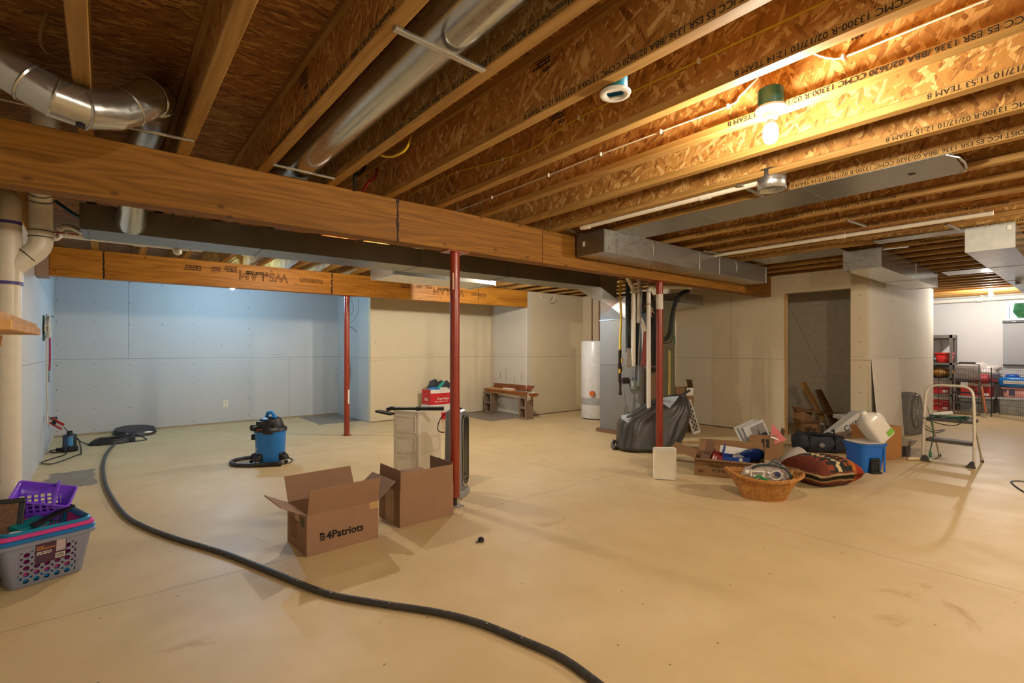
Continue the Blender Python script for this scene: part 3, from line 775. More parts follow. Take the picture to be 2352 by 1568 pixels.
MB().tube([(0, 0, 0), (1.02, 0, .0)], .031, 20).tube([(.0, 0, 0), (.10, 0, 0)], .038, 20).tube([(.62, 0, 0), (.70, 0, 0)], .037, 20).build('pipe', M_white, dh, smooth=40)
MB().tube([(1.0, 0, 0), (1.95, -.02, .012)], .016, 16).tube([(1.03, 0, 0), (1.12, 0, 0)], .026, 16).tube([(1.5, -.01, 0.004), (1.58, -.01, .006)], .022, 16).build('thin_pipe', M_white, dh, smooth=40)
MB().lathe([(.012, -.075), (.034, -.06), (.036, -.03), (.02, -.02)], 18, T((.93, 0, 0))).build('trap', M_white, dh, smooth=1)
MB().tube(spline([(.12, -.33, -.02), (.12, -.33, .06), (.12, -.30, .12), (.10, -.2, .16), (.1, 0, .2)], 4), .021, 16).build('riser', M_pvc, dh, smooth=1)
MB().tube(spline([(.12, -.33, -.02), (.12, -.32, -.06), (.14, -.2, -.075), (.16, -.02, -.02)], 4), .021, 16).build('trap_bend', M_pvc, dh, smooth=1)
MB().tube(spline([(.17, -.28, -.02), (.20, -.27, .01), (.25, -.22, .012), (.30, -.05, .015)], 4), .019, 16).build('side_pipe', M_pvc, dh, smooth=1)
scribble(dh, basis((1, 0, 0), (0, 0, 1), (.13, -.0322, -.004)), 1, .010, .42, pm('b5343a', .7), 'printed_text', 3)

def bay_pipe(label, x, y0, y1, z, r, m, joints):
    o = thing('ceiling_pipe', label, 'pipe', (x, y0, z))
    b = MB().tube([(0, 0, 0), (0, y1 - y0, 0)], r, 16)
    for q in joints: b.tube([(0, q, 0), (0, q + .07, 0)], r + .005, 16)
    b.build('pipe', m, o, smooth=40); return o
bay_pipe('cream plastic pipe along a joist above the cap-end duct', 3.25, 1.40, 2.95, 2.318, .021, M_pvc, [.35, 1.45])
bay_pipe('cream plastic pipe along a joist, right of the front duct', 5.36, .55, 2.85, 2.312, .021, M_pvc, [1.0])

def cable(name, label, pts, r, m, n=6, cat='cable'):
    return tag(MB().tube(spline(pts, n), r, 6).build(name, m, None, smooth=1), label, cat)
M_ycab = pm('c2a020', .45); M_wcab = pm('d9cfba', .45)
px = lambda X, pts: [tuple(onx(a, b, X)) for a, b in pts]
yp = px(1.957, [(940, 448), (1000, 418), (1050, 395), (1110, 378), (1155, 365), (1225, 340), (1330, 270), (1605, 140), (1905, 0), (2050, -70)])
yc = thing('yellow_cable', 'yellow electrical cable stapled along a joist web above the white ring box', 'cable', (0, 0, 0))
MB().tube(spline(yp, 6), .0052, 8).build('sheath', M_ycab, yc, smooth=1)
wp = px(2.362, [(1040, 487), (1075, 475), (1130, 453), (1260, 402), (1380, 354), (1518, 302), (1672, 244), (1700, 220), (1730, 190), (1742, 178)])
wc = thing('white_cable', 'white electrical cable stapled along the joist left of the glowing bulb', 'cable', (0, 0, 0))
MB().tube(spline(wp, 6), .0045, 8).build('sheath', M_wcab, wc, smooth=1)
wq = px(2.362, [(1862, 119), (1880, 127), (1905, 133), (1937, 131), (2060, 82), (2270, -2), (2400, -50)])
wc2 = thing('white_cable', 'white electrical cable at the top right, right of the glowing bulb', 'cable', (0, 0, 0))
MB().tube(spline(wq, 6), .0045, 8).build('sheath', M_wcab, wc2, smooth=1)
def staple(parent, p):
    MB().cbox(tuple(p), (.016, .012, .024)).build('staple', M_white, parent, bev=.003, seg=1)
for p in px(1.952, [(1050, 395), (1155, 365), (1330, 271), (1605, 140)]): staple(yc, p)
for p in px(2.357, [(1130, 453), (1260, 402), (1380, 354), (1518, 302), (1672, 244)]): staple(wc, p)
staple(wc2, px(2.357, [(1937, 131)])[0])
cable('bulb_cable', 'tan cable looping from the joist into the glowing bulb box', px(2.30, [(1796, 160), (1786, 185), (1785, 205), (1790, 222)]), .0045, pm('c9a468', .5))
cable('yellow_cable', 'short loop of yellow cable under the joists left of the main beam middle', [onz(875, 357, 2.33), onz(900, 360, 2.31), onz(930, 345, 2.33), onz(942, 320, 2.40), onz(944, 310, 2.5)], .006, M_ycab)
cable('tan_cable', 'loop of pale cable hanging from the subfloor at the upper left', [onz(108, 28, 2.58), onz(96, 60, 2.52), onz(92, 95, 2.48), onz(106, 118, 2.47), onz(140, 132, 2.50), onz(150, 135, 2.56)], .006, pm('a08458', .6))
cable('water_hose', 'blue hose dropping behind the small drain pipes, upper left', [onz(128, 462, 2.33), onz(150, 478, 2.28), onz(172, 493, 2.24), onz(190, 501, 2.22)], .013, pm('1f4a63', .4))
cable('black_hose', 'bent black hose coming down at the top of the main beam', [onz(838, 382, 2.5), onz(830, 395, 2.44), onz(816, 405, 2.38), onz(815, 436, 2.32)], .014, M_black)
cable('red_hose', 'red water tube curling down behind the main beam top', [onz(866, 388, 2.5), onz(862, 405, 2.43), onz(846, 420, 2.36), onz(833, 438, 2.33)], .011, pm('7d1c14', .4))
cable('loose_wires', 'thin loose wires dangling beside the back red post', [(2.80, 7.1, 2.01), (2.86, 7.11, 1.85), (2.79, 7.12, 1.70), (2.78, 7.12, 1.62), (2.86, 7.11, 1.55), (2.92, 7.11, 1.50), (2.83, 7.12, 1.56), (2.80, 7.13, 1.60), (2.93, 7.13, 1.78), (2.94, 7.12, 2.01)], .0025, M_darkgrey)
cable('niche_wires', 'loops of pale cable hanging at the top of the niche wall', [(6.35, 6.83, 2.31), (6.38, 6.80, 2.22), (6.50, 6.79, 2.16), (6.62, 6.80, 2.2), (6.70, 6.83, 2.31), (6.75, 6.8, 2.2), (6.6, 6.78, 2.13), (6.42, 6.8, 2.2), (6.36, 6.83, 2.3)], .006, M_wcab)

# discharge hose snaking over the floor
hp = [(272, 1008), (262, 1020), (246, 1040), (238, 1062), (238, 1092), (250, 1130), (285, 1180), (330, 1208), (400, 1235), (520, 1272), (640, 1320), (750, 1362), (870, 1385), (1000, 1405), (1100, 1430), (1200, 1470), (1290, 1510), (1375, 1570), (1440, 1625)]
hs = thing('discharge_hose', 'long thick dark hose snaking over the floor from the rear corner to the front', 'hose', (0, 0, 0))
hpw = [tuple(onz(a, b, .016)) for a, b in hp]
MB().tube(spline(hpw, 10), .0155, 12).build('hose_body', pm('3c3a38', .5, var=.3, scale=30, bump=.3), hs, smooth=1)
random.seed(5)
sm_ = MB(); hh = spline(hpw, 10)
for i in range(60, len(hh) - 6, 1):
    if random.random() < .28:
        a = Vector(hh[i]); t = (Vector(hh[i + 1]) - a).normalized()
        sd_ = t.cross(Vector((0, 0, 1))); o_ = a + Vector((0, 0, .0125)) + sd_ * random.uniform(-.009, .004)
        sm_.ell(tuple(o_), (.007, .005, .003), None, 8, 5)
sm_.build('paint_smears', pm('a9a196', .8), hs, smooth=1)['kind'] = 'stuff'

# ------------------------------------------------------------------ rear corner: pump, lid, hose coil, rope
up = thing('utility_pump', 'small black and blue sump pump on the floor in the rear left corner', 'pump', tuple(onz(160, 1036)), CAMRZ + .3)
MB().lathe([(.078, 0), (.082, .01), (.080, .055), (.070, .062)], 24).build('base', M_black, up, smooth=1)
MB().lathe([(.066, .06), (.066, .19), (.058, .205)], 24).build('body', pm('22262c', .4), up, smooth=1)
MB().rings([[(.0675 * math.cos(a), .0675 * math.sin(a), z) for a in [R0 - PI / 2 + .1 for R0 in [k * .11 - .5 for k in range(13)]]] for z in (.075, .185)], False, False, False).build('sticker', pm('3f86c0', .4), up, smooth=1)
MB().tube([(-.02, 0, .20), (-.02, 0, .245), (.02, 0, .245), (.02, 0, .20)], .010, 8).lathe([(.03, .2), (.028, .235), (.012, .24)], 14).build('handle', M_black, up, smooth=1)
MB().box((-.012, -.09, .01), (.012, -.066, .20)).build('discharge_arm', pm('2d3c4e', .4), up, bev=.003)
MB().cyl((-.07, -.02, .03), (-.12, -.02, .03), .022, n=14).build('outlet', M_black, up, smooth=1)
cord = [onx(115, 962, XL + .03), onz(140, 975, .23), onz(158, 992, .24), onz(170, 1000, .10), onz(182, 1012, .012), onz(187, 1040, .010), onz(175, 1045, .01), onz(150, 1055, .01), onz(118, 1065, .01), onz(95, 1062, .01), onz(122, 1052, .01), onz(150, 1043, .01), onz(154, 1030, .03)]
attach(cable('power_cord', 'cord', [tuple(p) for p in cord], .006, M_black), up)
attach(cable('cord_loop', 'short black cord loop on the floor left of the sump pump', [tuple(onz(*p, .008)) for p in ((150, 1028), (130, 1032), (114, 1036), (126, 1039), (148, 1036))], .006, M_black), up)
attach(cable('float_cord', 'thin black cord from the sump pump to the hose coil', [tuple(p) for p in (onz(173, 1005, .09), onz(186, 1014, .02), onz(205, 1020, .01), onz(230, 1022, .01))], .006, M_black), up)
tg = tag(MB().cbox((0, 0, 0), (.16, .004, .085)).build('cord_tag', pm('c9c3c0', .6), None, M=T(tuple(onx(131, 973, -.40)), CAMRZ, 0, .5)), 'red and white warning tag on the pump cord near the wall outlet', 'tag')
MB().cbox((0, -.0028, .028), (.16, .002, .03)).build('red_stripe', pm('b5271f', .6), tg)
MB().cbox((0, -.0028, -.028), (.16, .002, .022)).build('red_stripe', pm('b5271f', .6), tg)
MB().cbox((-.035, -.003, 0), (.05, .002, .05)).build('warning_square', M_black, tg)
pl = tag(MB().cyl(tuple(onx(112, 961, XL)), tuple(onx(112, 961, XL) + Vector((.08, 0, 0))), .018, n=12).build('power_plug', M_black, None, smooth=1), 'black plug pushed into the left wall outlet', 'plug')

ld_ = thing('sump_lid', 'round black sump pit lid leaning low against the rear wall', 'lid', (.36, 9.02, .05), .2)
MB().lathe([(.02, .050), (.20, .050), (.235, .044), (.245, .03), (.25, .0), (.262, -.014), (.255, -.02), (.1, -.02)], 40, Matrix.Rotation(.10, 4, 'X')).build('disc', pm('26262a', .45, bump=.2), ld_, smooth=1)
MB().ell((.10, -.235, .0), (.055, .018, .016), None, 12, 8).build('paint_blob', M_white, ld_, smooth=1)
MB().ell((-.14, -.21, .0), (.022, .02, .016), None, 10, 6).build('paint_blob', pm('77756f', .8), ld_, smooth=1)
hc = thing('hose_coil', 'coil of flat black hose lying in front of the sump lid', 'hose', tuple(onz(258, 1017)), .1)
b = MB()
for i in range(4):
    rr = .235 - .012 * i
    b.tube([(rr * math.cos(t) + .01 * i, rr * .62 * math.sin(t), .016 + .014 * i + .006 * math.sin(2 * t + i)) for t in [2 * PI * k / 36 for k in range(36)]], .014, 8, False, True)
b.build('coil', pm('222225', .4), hc, smooth=1)
b = MB().tube(spline([(.12, -.04, .07), (.20, .06, .09), (.30, .03, .05), (.36, -.05, .012), (.30, -.12, .012), (.18, -.12, .012), (.16, -.06, .04), (.25, .02, .08)], 6), .007, 6)
b.build('cord', M_black, hc, smooth=1)

def outlet(label, loc, rz, m='d8d2b8'):
    r = thing('wall_outlet', label, 'outlet', loc, rz)
    MB().box((-.036, -.006, -.058), (.036, 0, .058)).build('cover_plate', pm(m, .4), r, bev=.003)
    for z in (-.022, .022):
        MB().box((-.016, -.0075, z - .014), (.016, -.006, z + .014)).build('socket', pm('c6bf9f', .4), r, bev=.002)
    for z in (-.022, .022): MB().box((-.008, -.0082, z - .004), (-.0055, -.0074, z + .008)).box((.0055, -.0082, z - .004), (.008, -.0074, z + .008)).build('slots', M_black, r)
    return r
outlet('ivory wall outlet on the blue-lit rear wall', (1.59, 9.449, .325), 0)
outlet('ivory wall outlet on the short blue-lit jog wall', (3.489, 8.78, .33), -PI / 2, 'a9b8b0')
wb_ = thing('plastic_bag', 'crumpled clear plastic bag hanging on the jog wall behind the back post', 'bag', (3.40, 8.86, .86), -PI / 2)
MB().ell((0, 0, 0), (.07, .05, .22), None, 20, 18, lambda p: 1 + .18 * math.sin(9 * p.x + 4 * p.z) * math.sin(7 * p.z + 3 * p.y)).build('bag', pm('a9adaf', .3, var=.25, scale=20), wb_, smooth=60)
MB().tube([(0, 0, .2), (0.0, .03, .31), (0, .085, .33)], .004, 6).build('string', M_darkgrey, wb_)

rp = thing('rope_hank', 'bundled white rope hanging on the left wall with one strand trailing', 'rope', (XL + .03, 7.86, 1.53))
MB().box((-.03, -.09, -.19), (-.012, -.06, .10)).build('hook_board', pm('2f4a3c', .6), rp)
random.seed(11)
for i in range(7):
    pts = []
    for k in range(9):
        t = k / 9 * 2 * PI
        pts.append((.01 + random.uniform(-.015, .02), math.cos(t) * (.11 + random.uniform(-.05, .03)), math.sin(t) * (.13 + random.uniform(-.06, .02)) - .03))
    MB().tube(spline(pts, 4, True), .010, 6, False, True).build('loop', pm('c9c1ae', .85, bump=.4), rp, smooth=1)
MB().tube(spline([(0, -.04, -.12), (.0, -.05, -.30), (0, -.02, -.5), (0, .05, -.8), (.0, .08, -1.0), (.0, .02, -1.08), (0, .0, -1.16)], 6), .008, 6).build('strand', pm('c9b9a6', .85), rp, smooth=1)
MB().tube(spline([(0, .02, -1.08), (.01, .10, -1.06), (.01, .18, -1.15), (.01, .14, -1.2), (.0, .06, -1.1), (0, -.03, -1.1)], 6), .008, 6).build('knot', pm('c9b9a6', .85), rp, smooth=1)
bg = thing('bungee_cord', 'red elastic cord hanging from a nail on the left wall', 'cord', (XL + .02, 8.42, 1.60))
MB().tube(spline([(0, 0, .04), (0, .0, -.02), (0, .03, -.30), (0, .02, -.52), (0, -.06, -.62)], 6), .010, 8).build('elastic', pm('a5283a', .6), bg, smooth=1)
MB().tube(spline([(0, -.06, -.62), (0, -.10, -.66), (0, -.13, -.72), (0, -.09, -.76), (0, -.05, -.70)], 5), .006, 6).build('hook', M_grey, bg, smooth=1)
MB().cyl((-.02, 0, .05), (.04, 0, .05), .005, n=8).build('nail', M_darkgrey, bg)
tag(MB().box((XL, 4.93, .15), (XL + .004, 5.05, .50)).build('masking_tape', pm('c4b592', .7)), 'strip of yellowed tape low on the left wall', 'tape')

sh = thing('wall_shelf', 'plank shelf on the left wall seen from below, ends sawn ragged', 'shelf', (XL, 1.45, 1.285))
for i in range(3):
    MB().box((.002, .30 * i, 0.0 + .004 * i), (.385 - .01 * i, .30 * i + .292, .022 + .004 * i)).build('plank', M_lumber, sh, bev=.002, seg=1)
MB().box((.002, .04, .024), (.36, .86, .044)).build('upper_plank', M_lumber, sh, bev=.002)
for y in (.12, .62): MB().prism([(0.002, -.18), (.03, -.18), (.30, -.03), (.30, 0), (.002, 0)], 0, .03, T((0, y + .03, 0), 0, PI / 2)).build('bracket', M_lumber, sh)

# ------------------------------------------------------------------ crates at the left
def mat_perf(h, pitch, r, u0, u1, z0, z1, soft=.45, square=False):
    """smooth plastic pierced by a staggered pattern of round holes within a panel"""
    s = NT('pierced_plastic_' + h)
    v = s.obj(); x, y, z = s.sep(v)
    nrm = s.n('ShaderNodeNewGeometry')
    tc = s.n('ShaderNodeTexCoord'); nx, ny, nz = s.sep(tc.outputs['Normal'])
    side = s.math('GREATER_THAN', s.math('ABSOLUTE', nx), .7)
    fm = s.n('ShaderNodeMix', data_type='FLOAT'); s.l(side, fm.inputs[0]); s.l(x, fm.inputs[2]); s.l(s.math('SUBTRACT', y, .05), fm.inputs[3])
    u = fm.outputs[0]
    def dots(ou, oz, rad):
        fu = s.math('MULTIPLY', s.math('SUBTRACT', s.math('FRACT', s.math('DIVIDE', s.math('ADD', u, 10 + ou), pitch)), .5), pitch)
        fz = s.math('MULTIPLY', s.math('SUBTRACT', s.math('FRACT', s.math('DIVIDE', s.math('ADD', z, 10 + oz), pitch * .86)), .5), pitch * .86)
        if square: return s.math('LESS_THAN', s.math('MAXIMUM', s.math('ABSOLUTE', fu), s.math('ABSOLUTE', fz)), rad)
        return s.math('LESS_THAN', s.math('ADD', s.math('MULTIPLY', fu, fu), s.math('MULTIPLY', fz, fz)), rad * rad)
    h_ = dots(0, 0, r) if square else s.math('MAXIMUM', dots(0, 0, r), dots(pitch / 2, pitch * .43, r * .5))
    inside = s.math('MULTIPLY', s.math('MULTIPLY', s.math('GREATER_THAN', u, u0), s.math('LESS_THAN', u, u1)), s.math('MULTIPLY', s.math('GREATER_THAN', z, z0), s.math('LESS_THAN', z, z1)))
    flat = s.math('LESS_THAN', s.math('ABSOLUTE', nz), .5)
    hole = s.math('MULTIPLY', s.math('MULTIPLY', h_, inside), flat)
    s.fin(lin(hexc(h)), soft)
    s.set(s.b.inputs['Alpha'], s.math('SUBTRACT', 1.0, hole))
    return s.m
CA = onz(18, 1360); CB = onz(189, 1310)
CRZ = math.atan2((CB - CA).y, (CB - CA).x)
def crate(name, label, col, dz, s_, m):
    r = thing(name, label, 'crate', (CA.x, CA.y, 0), CRZ, 'nested plastic crates')
    w, d, h = .30, .40, .243
    def loop(z, g, rr=.03): return [(w / 2 + x * s_, d / 2 + y * s_, z) for x, y in rrect(w + 2 * g, d + 2 * g, rr, 5)]
    b = MB().rings([loop(dz + .001, -.004), loop(dz + .006, .0), loop(dz + h - .02, .034), loop(dz + h - .02, .034)][:3] + [loop(dz + h, .037)], True, False)
    b.build('basket_body', m, r, smooth=50, solid=.0022)
    MB().rings([loop(dz + h - .018, .037), loop(dz + h - .020, .052, .04), loop(dz + h - .004, .055, .04), loop(dz + h, .050, .04), loop(dz + h, .037)], False, False, True, None, True).build('rim', pm(col, .4), r, smooth=40)
    return r
g_ = crate('storage_crate', 'grey pierced plastic crate, bottom of the nested stack at the left', '868ca0', 0, 1.0, mat_perf('868ca0', .041, .0125, .035, .265, .02, .19))
crate('storage_crate', 'blue plastic crate nested inside the grey one', '1673b8', .022, .985, mat_perf('1673b8', .041, .0125, .035, .265, .06, .20))
crate('storage_crate', 'pink plastic crate nested above the blue one', 'd1408f', .044, .97, mat_perf('d1408f', .041, .0125, .03, .265, .08, .22))
LBM = Matrix.Translation((0, -.0022, 0)) @ Matrix.Rotation(math.atan(.034 / .223), 4, 'X')
MB().box((.098, -.0016, .112), (.222, -.0006, .236)).build('paper_label', pm('4a2c44', .5), g_, M=LBM)
lab_ = [c for c in g_.children if c.name.startswith('paper_label')][0]
text('Large\nStacking Crate', .0125, pm('d58a2a', .6), lab_, basis((1, 0, 0), (0, 0, 1), (.102, -.0022, .200)), bold=.0003)
scribble(lab_, basis((1, 0, 0), (0, 0, 1), (.102, -.0018, .170)), 2, .005, .070, M_white, seed=2)
MB().box((.178, -.0022, .120), (.217, -.0016, .148)).build('barcode', M_white, lab_)
bc = MB()
for i in range(11): bc.box((.181 + i * .003, -.0026, .123), (.181 + i * .003 + (.0018 if i % 3 else .001), -.0022, .145))
bc.build('barcode_bars', M_ink, lab_)
MB().box((.180, -.0022, .158), (.218, -.0016, .228)).build('picture', pm('b3a5ac', .5), lab_)
def lattice(b, w, d, h, fl, nx, nz, t, M=None, base=True):
    """openwork basket: upright and level slats on four flared sides"""
    def P(u, v, z):                                    # u,v in -1..1 on the rim outline
        g = fl * z / h; return (u * (w / 2 + g), v * (d / 2 + g), z)
    for side in range(4):
        n = nx if side % 2 == 0 else max(3, int(nx * d / w))
        def S(q, z): return P(q, -1, z) if side == 0 else P(1, q, z) if side == 1 else P(-q, 1, z) if side == 2 else P(-1, -q, z)
        for i in range(n + 1):
            q = -1 + 2 * i / n; b.tube([Vector(S(q, 0)), Vector(S(q, h))], t, 4, True) if M is None else b.tube([M @ Vector(S(q, 0)), M @ Vector(S(q, h))], t, 4, True)
        for k in range(nz + 1):
            z = h * k / nz; A, B_ = Vector(S(-1, z)), Vector(S(1, z))
            if M is not None: A, B_ = M @ A, M @ B_
            b.tube([A, B_], t * (1.5 if k == nz else 1), 4, True)
    if base:
        q = [Vector((-w / 2, -d / 2, 0)), Vector((w / 2, -d / 2, 0)), Vector((w / 2, d / 2, 0)), Vector((-w / 2, d / 2, 0))]
        if M is not None: q = [M @ p for p in q]
        b.plate(q, .003)
tl = thing('open_basket', 'teal openwork basket on top of the nested crates', 'basket', (CA.x, CA.y, 0), CRZ)
b = MB()
def oloop(z, g): return [(.15 + x, .20 + y, z) for x, y in rrect(.29 + 2 * g, .385 + 2 * g, .06, 6)]
b.rings([oloop(.268, .028), oloop(.27, .040), oloop(.300, .044), oloop(.304, .038), oloop(.29, .028)], False, False, True, None, True)
for p, q in zip(oloop(.30, .035), oloop(.19, .012)): b.tube([p, q], .004, 5)
b.build('basket_body', pm('1a86ac', .35), tl, smooth=40)
# what lies in it
def atc(x, y, z): return tuple(Matrix.Translation((CA.x, CA.y, 0)) @ Matrix.Rotation(CRZ, 4, 'Z') @ Vector((x, y, z)))
pb2 = thing('purple_basket', 'purple plastic basket with a handle, tipped on top of the crates', 'basket', atc(.165, .225, .325), CRZ - .35)
PM = T((0, 0, .01), 0, math.radians(20), math.radians(17))
b = MB()
def ploop(z, g): return [tuple(PM @ Vector((x, y, z))) for x, y in rrect(.20 + 2 * g, .145 + 2 * g, .018, 4)]
b.rings([ploop(0, 0), ploop(.105, .022)], True, False)
b.build('basket_body', mat_perf('7240d2', .028, .0085, -.088, .088, .020, .092, .25, True), pb2, smooth=40, solid=.002)
b = MB().rings([ploop(.105, .022), ploop(.103, .030), ploop(.110, .031), ploop(.112, .023)], False, False, True, None, True)
b.build('rim', pm('8450e0', .2), pb2, smooth=40)
MB().tube(spline([tuple(PM @ Vector(p)) for p in ((.03, .096, .108), (.038, .065, .150), (.045, .0, .168), (.052, -.065, .150), (.06, -.096, .108))], 5), .009, 8).build('handle', pm('7240d2', .25), pb2, smooth=1)
fr = thing('framed_panel', 'black framed brown panel standing up in the crates at the left edge', 'frame', atc(.015, .08, .23), CRZ - .35)
FM = Matrix.Rotation(-.28, 4, 'X') @ Matrix.Rotation(.05, 4, 'Y')
MB().box((-.16, -.008, 0), (.05, .008, .03), FM).box((-.16, -.008, .20), (.05, .008, .225), FM).box((.025, -.008, .03), (.05, .008, .20), FM).box((-.16, -.008, .03), (-.135, .008, .20), FM).build('frame', M_black, fr, bev=.004)
MB().box((-.135, -.003, .03), (.025, .006, .20), FM).build('panel', pm('6a4b36', .7, var=.25, scale=60, bump=.4), fr)
tag(MB().box((-.10, -.022, 0), (.10, .022, .012)).build('black_tray', M_black, None, bev=.003, M=T(atc(.19, .06, .325), CRZ + .35, .2, -.28)), 'black flat plastic holder lying across the teal basket', 'holder')
tag(MB().box((-.07, -.04, 0), (.07, .04, .03)).build('teal_tray', pm('127f86', .35), None, bev=.004, M=T(atc(.10, .09, .285), CRZ + .5, .25, -.1)), 'small teal plastic tray between purple basket and black frame', 'tray')
tag(MB().box((-.03, -.02, 0), (.03, .02, .075)).build('white_sachet', M_white, None, bev=.008, M=T(atc(.03, .03, .22), CRZ, .2, .1)), 'small white packet poking up at the front of the crates', 'packet')

# ------------------------------------------------------------------ cardboard boxes
M_card = pm('937156', .8, var=.07, scale=5); M_card_in = pm('b08a63', .85, var=.05, scale=4); M_card_d = pm('8d6a45', .8, var=.08, scale=5)
M_tape = pm('b58f5f', .35, var=.05)
def carton(r, w, d, h, flaps, m=None, mi=None, t=.005):
    """open carton: walls, base and hinged flaps; flaps = {side: (angle from upright outwards, length)}"""
    m = m or M_card
    for nm, a, b_ in (('front_wall', (0, 0, 0), (w, t, h)), ('back_wall', (0, d - t, 0), (w, d, h)), ('side_wall', (0, t, 0), (t, d - t, h)), ('side_wall', (w - t, t, 0), (w, d - t, h))):
        MB().box(a, b_).build(nm, m, r)
    MB().box((t, t, .001), (w - t, d - t, t)).build('base', m, r)
    for sd, (ang, ln) in flaps.items():
        if sd == 'front': M = T((0, 0, h), 0, ang); bx = ((.004, 0, 0), (w - .004, t, ln))
        if sd == 'back': M = T((0, d, h), 0, -ang); bx = ((.004, -t, 0), (w - .004, 0, ln))
        if sd == 'left': M = T((0, 0, h), 0, 0, -ang); bx = ((0, .004, 0), (t, d - .004, ln))
        if sd == 'right': M = T((w, 0, h), 0, 0, ang); bx = ((-t, .004, 0), (0, d - .004, ln))
        MB().box(*bx, M).build('flap', m, r)
R_ = math.radians
c1 = thing('cardboard_box', 'open cardboard box with bold black lettering and spread flaps', 'box', (.937, 3.045, 0), R_(2.2))
carton(c1, .462, .348, .245, {'front': (R_(14), .165), 'back': (R_(28), .175), 'left': (R_(62), .165), 'right': (R_(52), .165)})
text('4Patriots', .066, M_ink, c1, basis((1, 0, 0), (0, 0, 1), (.118, -.0012, .078)), bold=.0016)
lg = MB()
for i, (a, w_) in enumerate(((0, .03), (.011, .036), (.022, .030), (.033, .034))): lg.box((.078, -.0015, .077 + a), (.078 + w_, -.0008, .077 + a + .007))
lg.box((.078, -.0015, .110), (.10, -.0008, .126)).build('printed_flag', M_ink, c1)
scribble(c1, basis((0, -1, 0), (0, 0, 1), (-.0008, .29, .165)), 6, .008, .15, pm('7a5636', .9), seed=5, pitch=2.6)
MB().box((-.0018, .045, .165), (-.0006, .10, .215)).build('shipping_label', pm('5f5a3c', .8), c1)
MB().box((-.0012, .13, .18), (-.0004, .20, .244)).build('tape_strip', M_tape, c1)
MB().box((.40, -.0012, .20), (.461, -.0004, .244)).build('tape_strip', M_tape, c1)
c2 = thing('cardboard_box', 'plain open cardboard box with upright flaps against the front red post', 'box', (1.587, 3.125, 0), R_(.5))
carton(c2, .442, .33, .245, {'front': (R_(1), .135), 'left': (R_(-3), .15), 'right': (R_(-2), .15), 'back': (R_(80), .15)})
MB().box((-.0012, .09, 0), (-.0004, .22, .245)).build('tape_strip', M_tape, c2)

# drawer tower
dt = thing('drawer_tower', 'translucent white plastic three-drawer tower behind the cardboard boxes', 'drawers', (2.369, 4.285, 0), R_(-66))
M_dr = pm('e4dccb', .35, var=.03); M_dr2 = pm('e8e1d2', .3, var=.03)
W2, D2, H2 = .148, .185, .65
fr_ = MB()
for sx in (-1, 1):
    for sy in (-1, 1): fr_.cbox((sx * (W2 - .014), sy * (D2 - .014), H2 / 2), (.028, .028, H2))
for z in (.05, .245, .445, .64):
    fr_.cbox((0, 0, z), (2 * W2 - .02, 2 * D2 - .02, .016)); fr_.cbox((-W2 + .006, 0, z), (.012, 2 * D2 - .04, .03)); fr_.cbox((W2 - .006, 0, z), (.012, 2 * D2 - .04, .03))
fr_.box((-W2 + .004, -D2 + .02, .06), (-W2 + .010, D2 - .02, .63)).box((W2 - .010, -D2 + .02, .06), (W2 - .004, D2 - .02, .63))
fr_.build('frame', M_dr, dt, bev=.004)
for k in range(3):
    z0 = .065 + .197 * k
    d_ = MB().box((-W2 + .012, -D2 + .006, z0 - .008), (W2 - .012, D2 - .012, z0 + .176)).build('drawer', M_dr2, dt, bev=.006)
    MB().box((-W2 + .034, -D2 - .008, z0 + .002), (W2 - .034, -D2 + .006, z0 + .012)).box((-W2 + .034, -D2 - .008, z0 + .145), (W2 - .034, -D2 + .006, z0 + .16)).box((-W2 + .03, -D2 - .008, z0), (-W2 + .04, -D2 + .006, z0 + .16)).box((W2 - .04, -D2 - .008, z0), (W2 - .03, -D2 + .006, z0 + .16)).build('front_rim', M_dr, d_, bev=.003)
MB().box((-W2, -D2, .648), (W2, D2, .662)).build('top', M_dr, dt, bev=.006)

# air purifier tower and vacuum wand
ap = thing('air_purifier', 'tall silver and black tower appliance right behind the front red post', 'air purifier', (2.335, 3.555, 0), R_(34))
def apl(z, w, d, r=.03): return [(x, y, z) for x, y in rrect(w, d, r, 4)]
MB().rings([apl(0, .20, .19), apl(.03, .205, .195), apl(.055, .185, .175)]).build('base', pm('8e9094', .35), ap, smooth=40)
MB().rings([apl(.055, .175, .165), apl(.40, .172, .16), apl(.66, .165, .15), apl(.715, .155, .14), apl(.73, .12, .10)]).build('body', pm('86878a', .35, .3), ap, smooth=40)
fpn = [(x, z) for x, z in rrect(.128, .60, .055, 6)]
MB().prism(fpn, 0, .012, T((0, -.076, .385), 0, PI / 2)).build('front_panel', pm('1a1816', .25), ap, bev=.003)
MB().rings([[(x * k, -.0835 - dy, .385 + z * (k if k < 1 else 1.0)) for x, z in rrect(.134, .61, .058, 6)] for k, dy in ((1.0, 0), (1.0, .008), (.93, .008), (.93, 0))], False, False, True, None, True).build('trim_ring', M_galv_bright, ap, smooth=40)
MB().tube([(.036 * math.cos(2 * PI * k / 28), -.0905, .16 + .036 * math.sin(2 * PI * k / 28)) for k in range(28)], .0028, 6, False, True).box((-.024, -.092, .157), (.024, -.0895, .163)).build('logo', M_galv_bright, ap)
MB().lathe([(.05, .728), (.045, .742), (.02, .746)], 20).build('control_knob', M_black, ap, smooth=1)
attach(cable('power_cord', 'thin black cord curling behind the silver tower appliance', [(2.42, 3.63, .70), (2.50, 3.66, .69), (2.53, 3.68, .63), (2.50, 3.67, .57), (2.45, 3.65, .56)], .0045, M_black), ap)
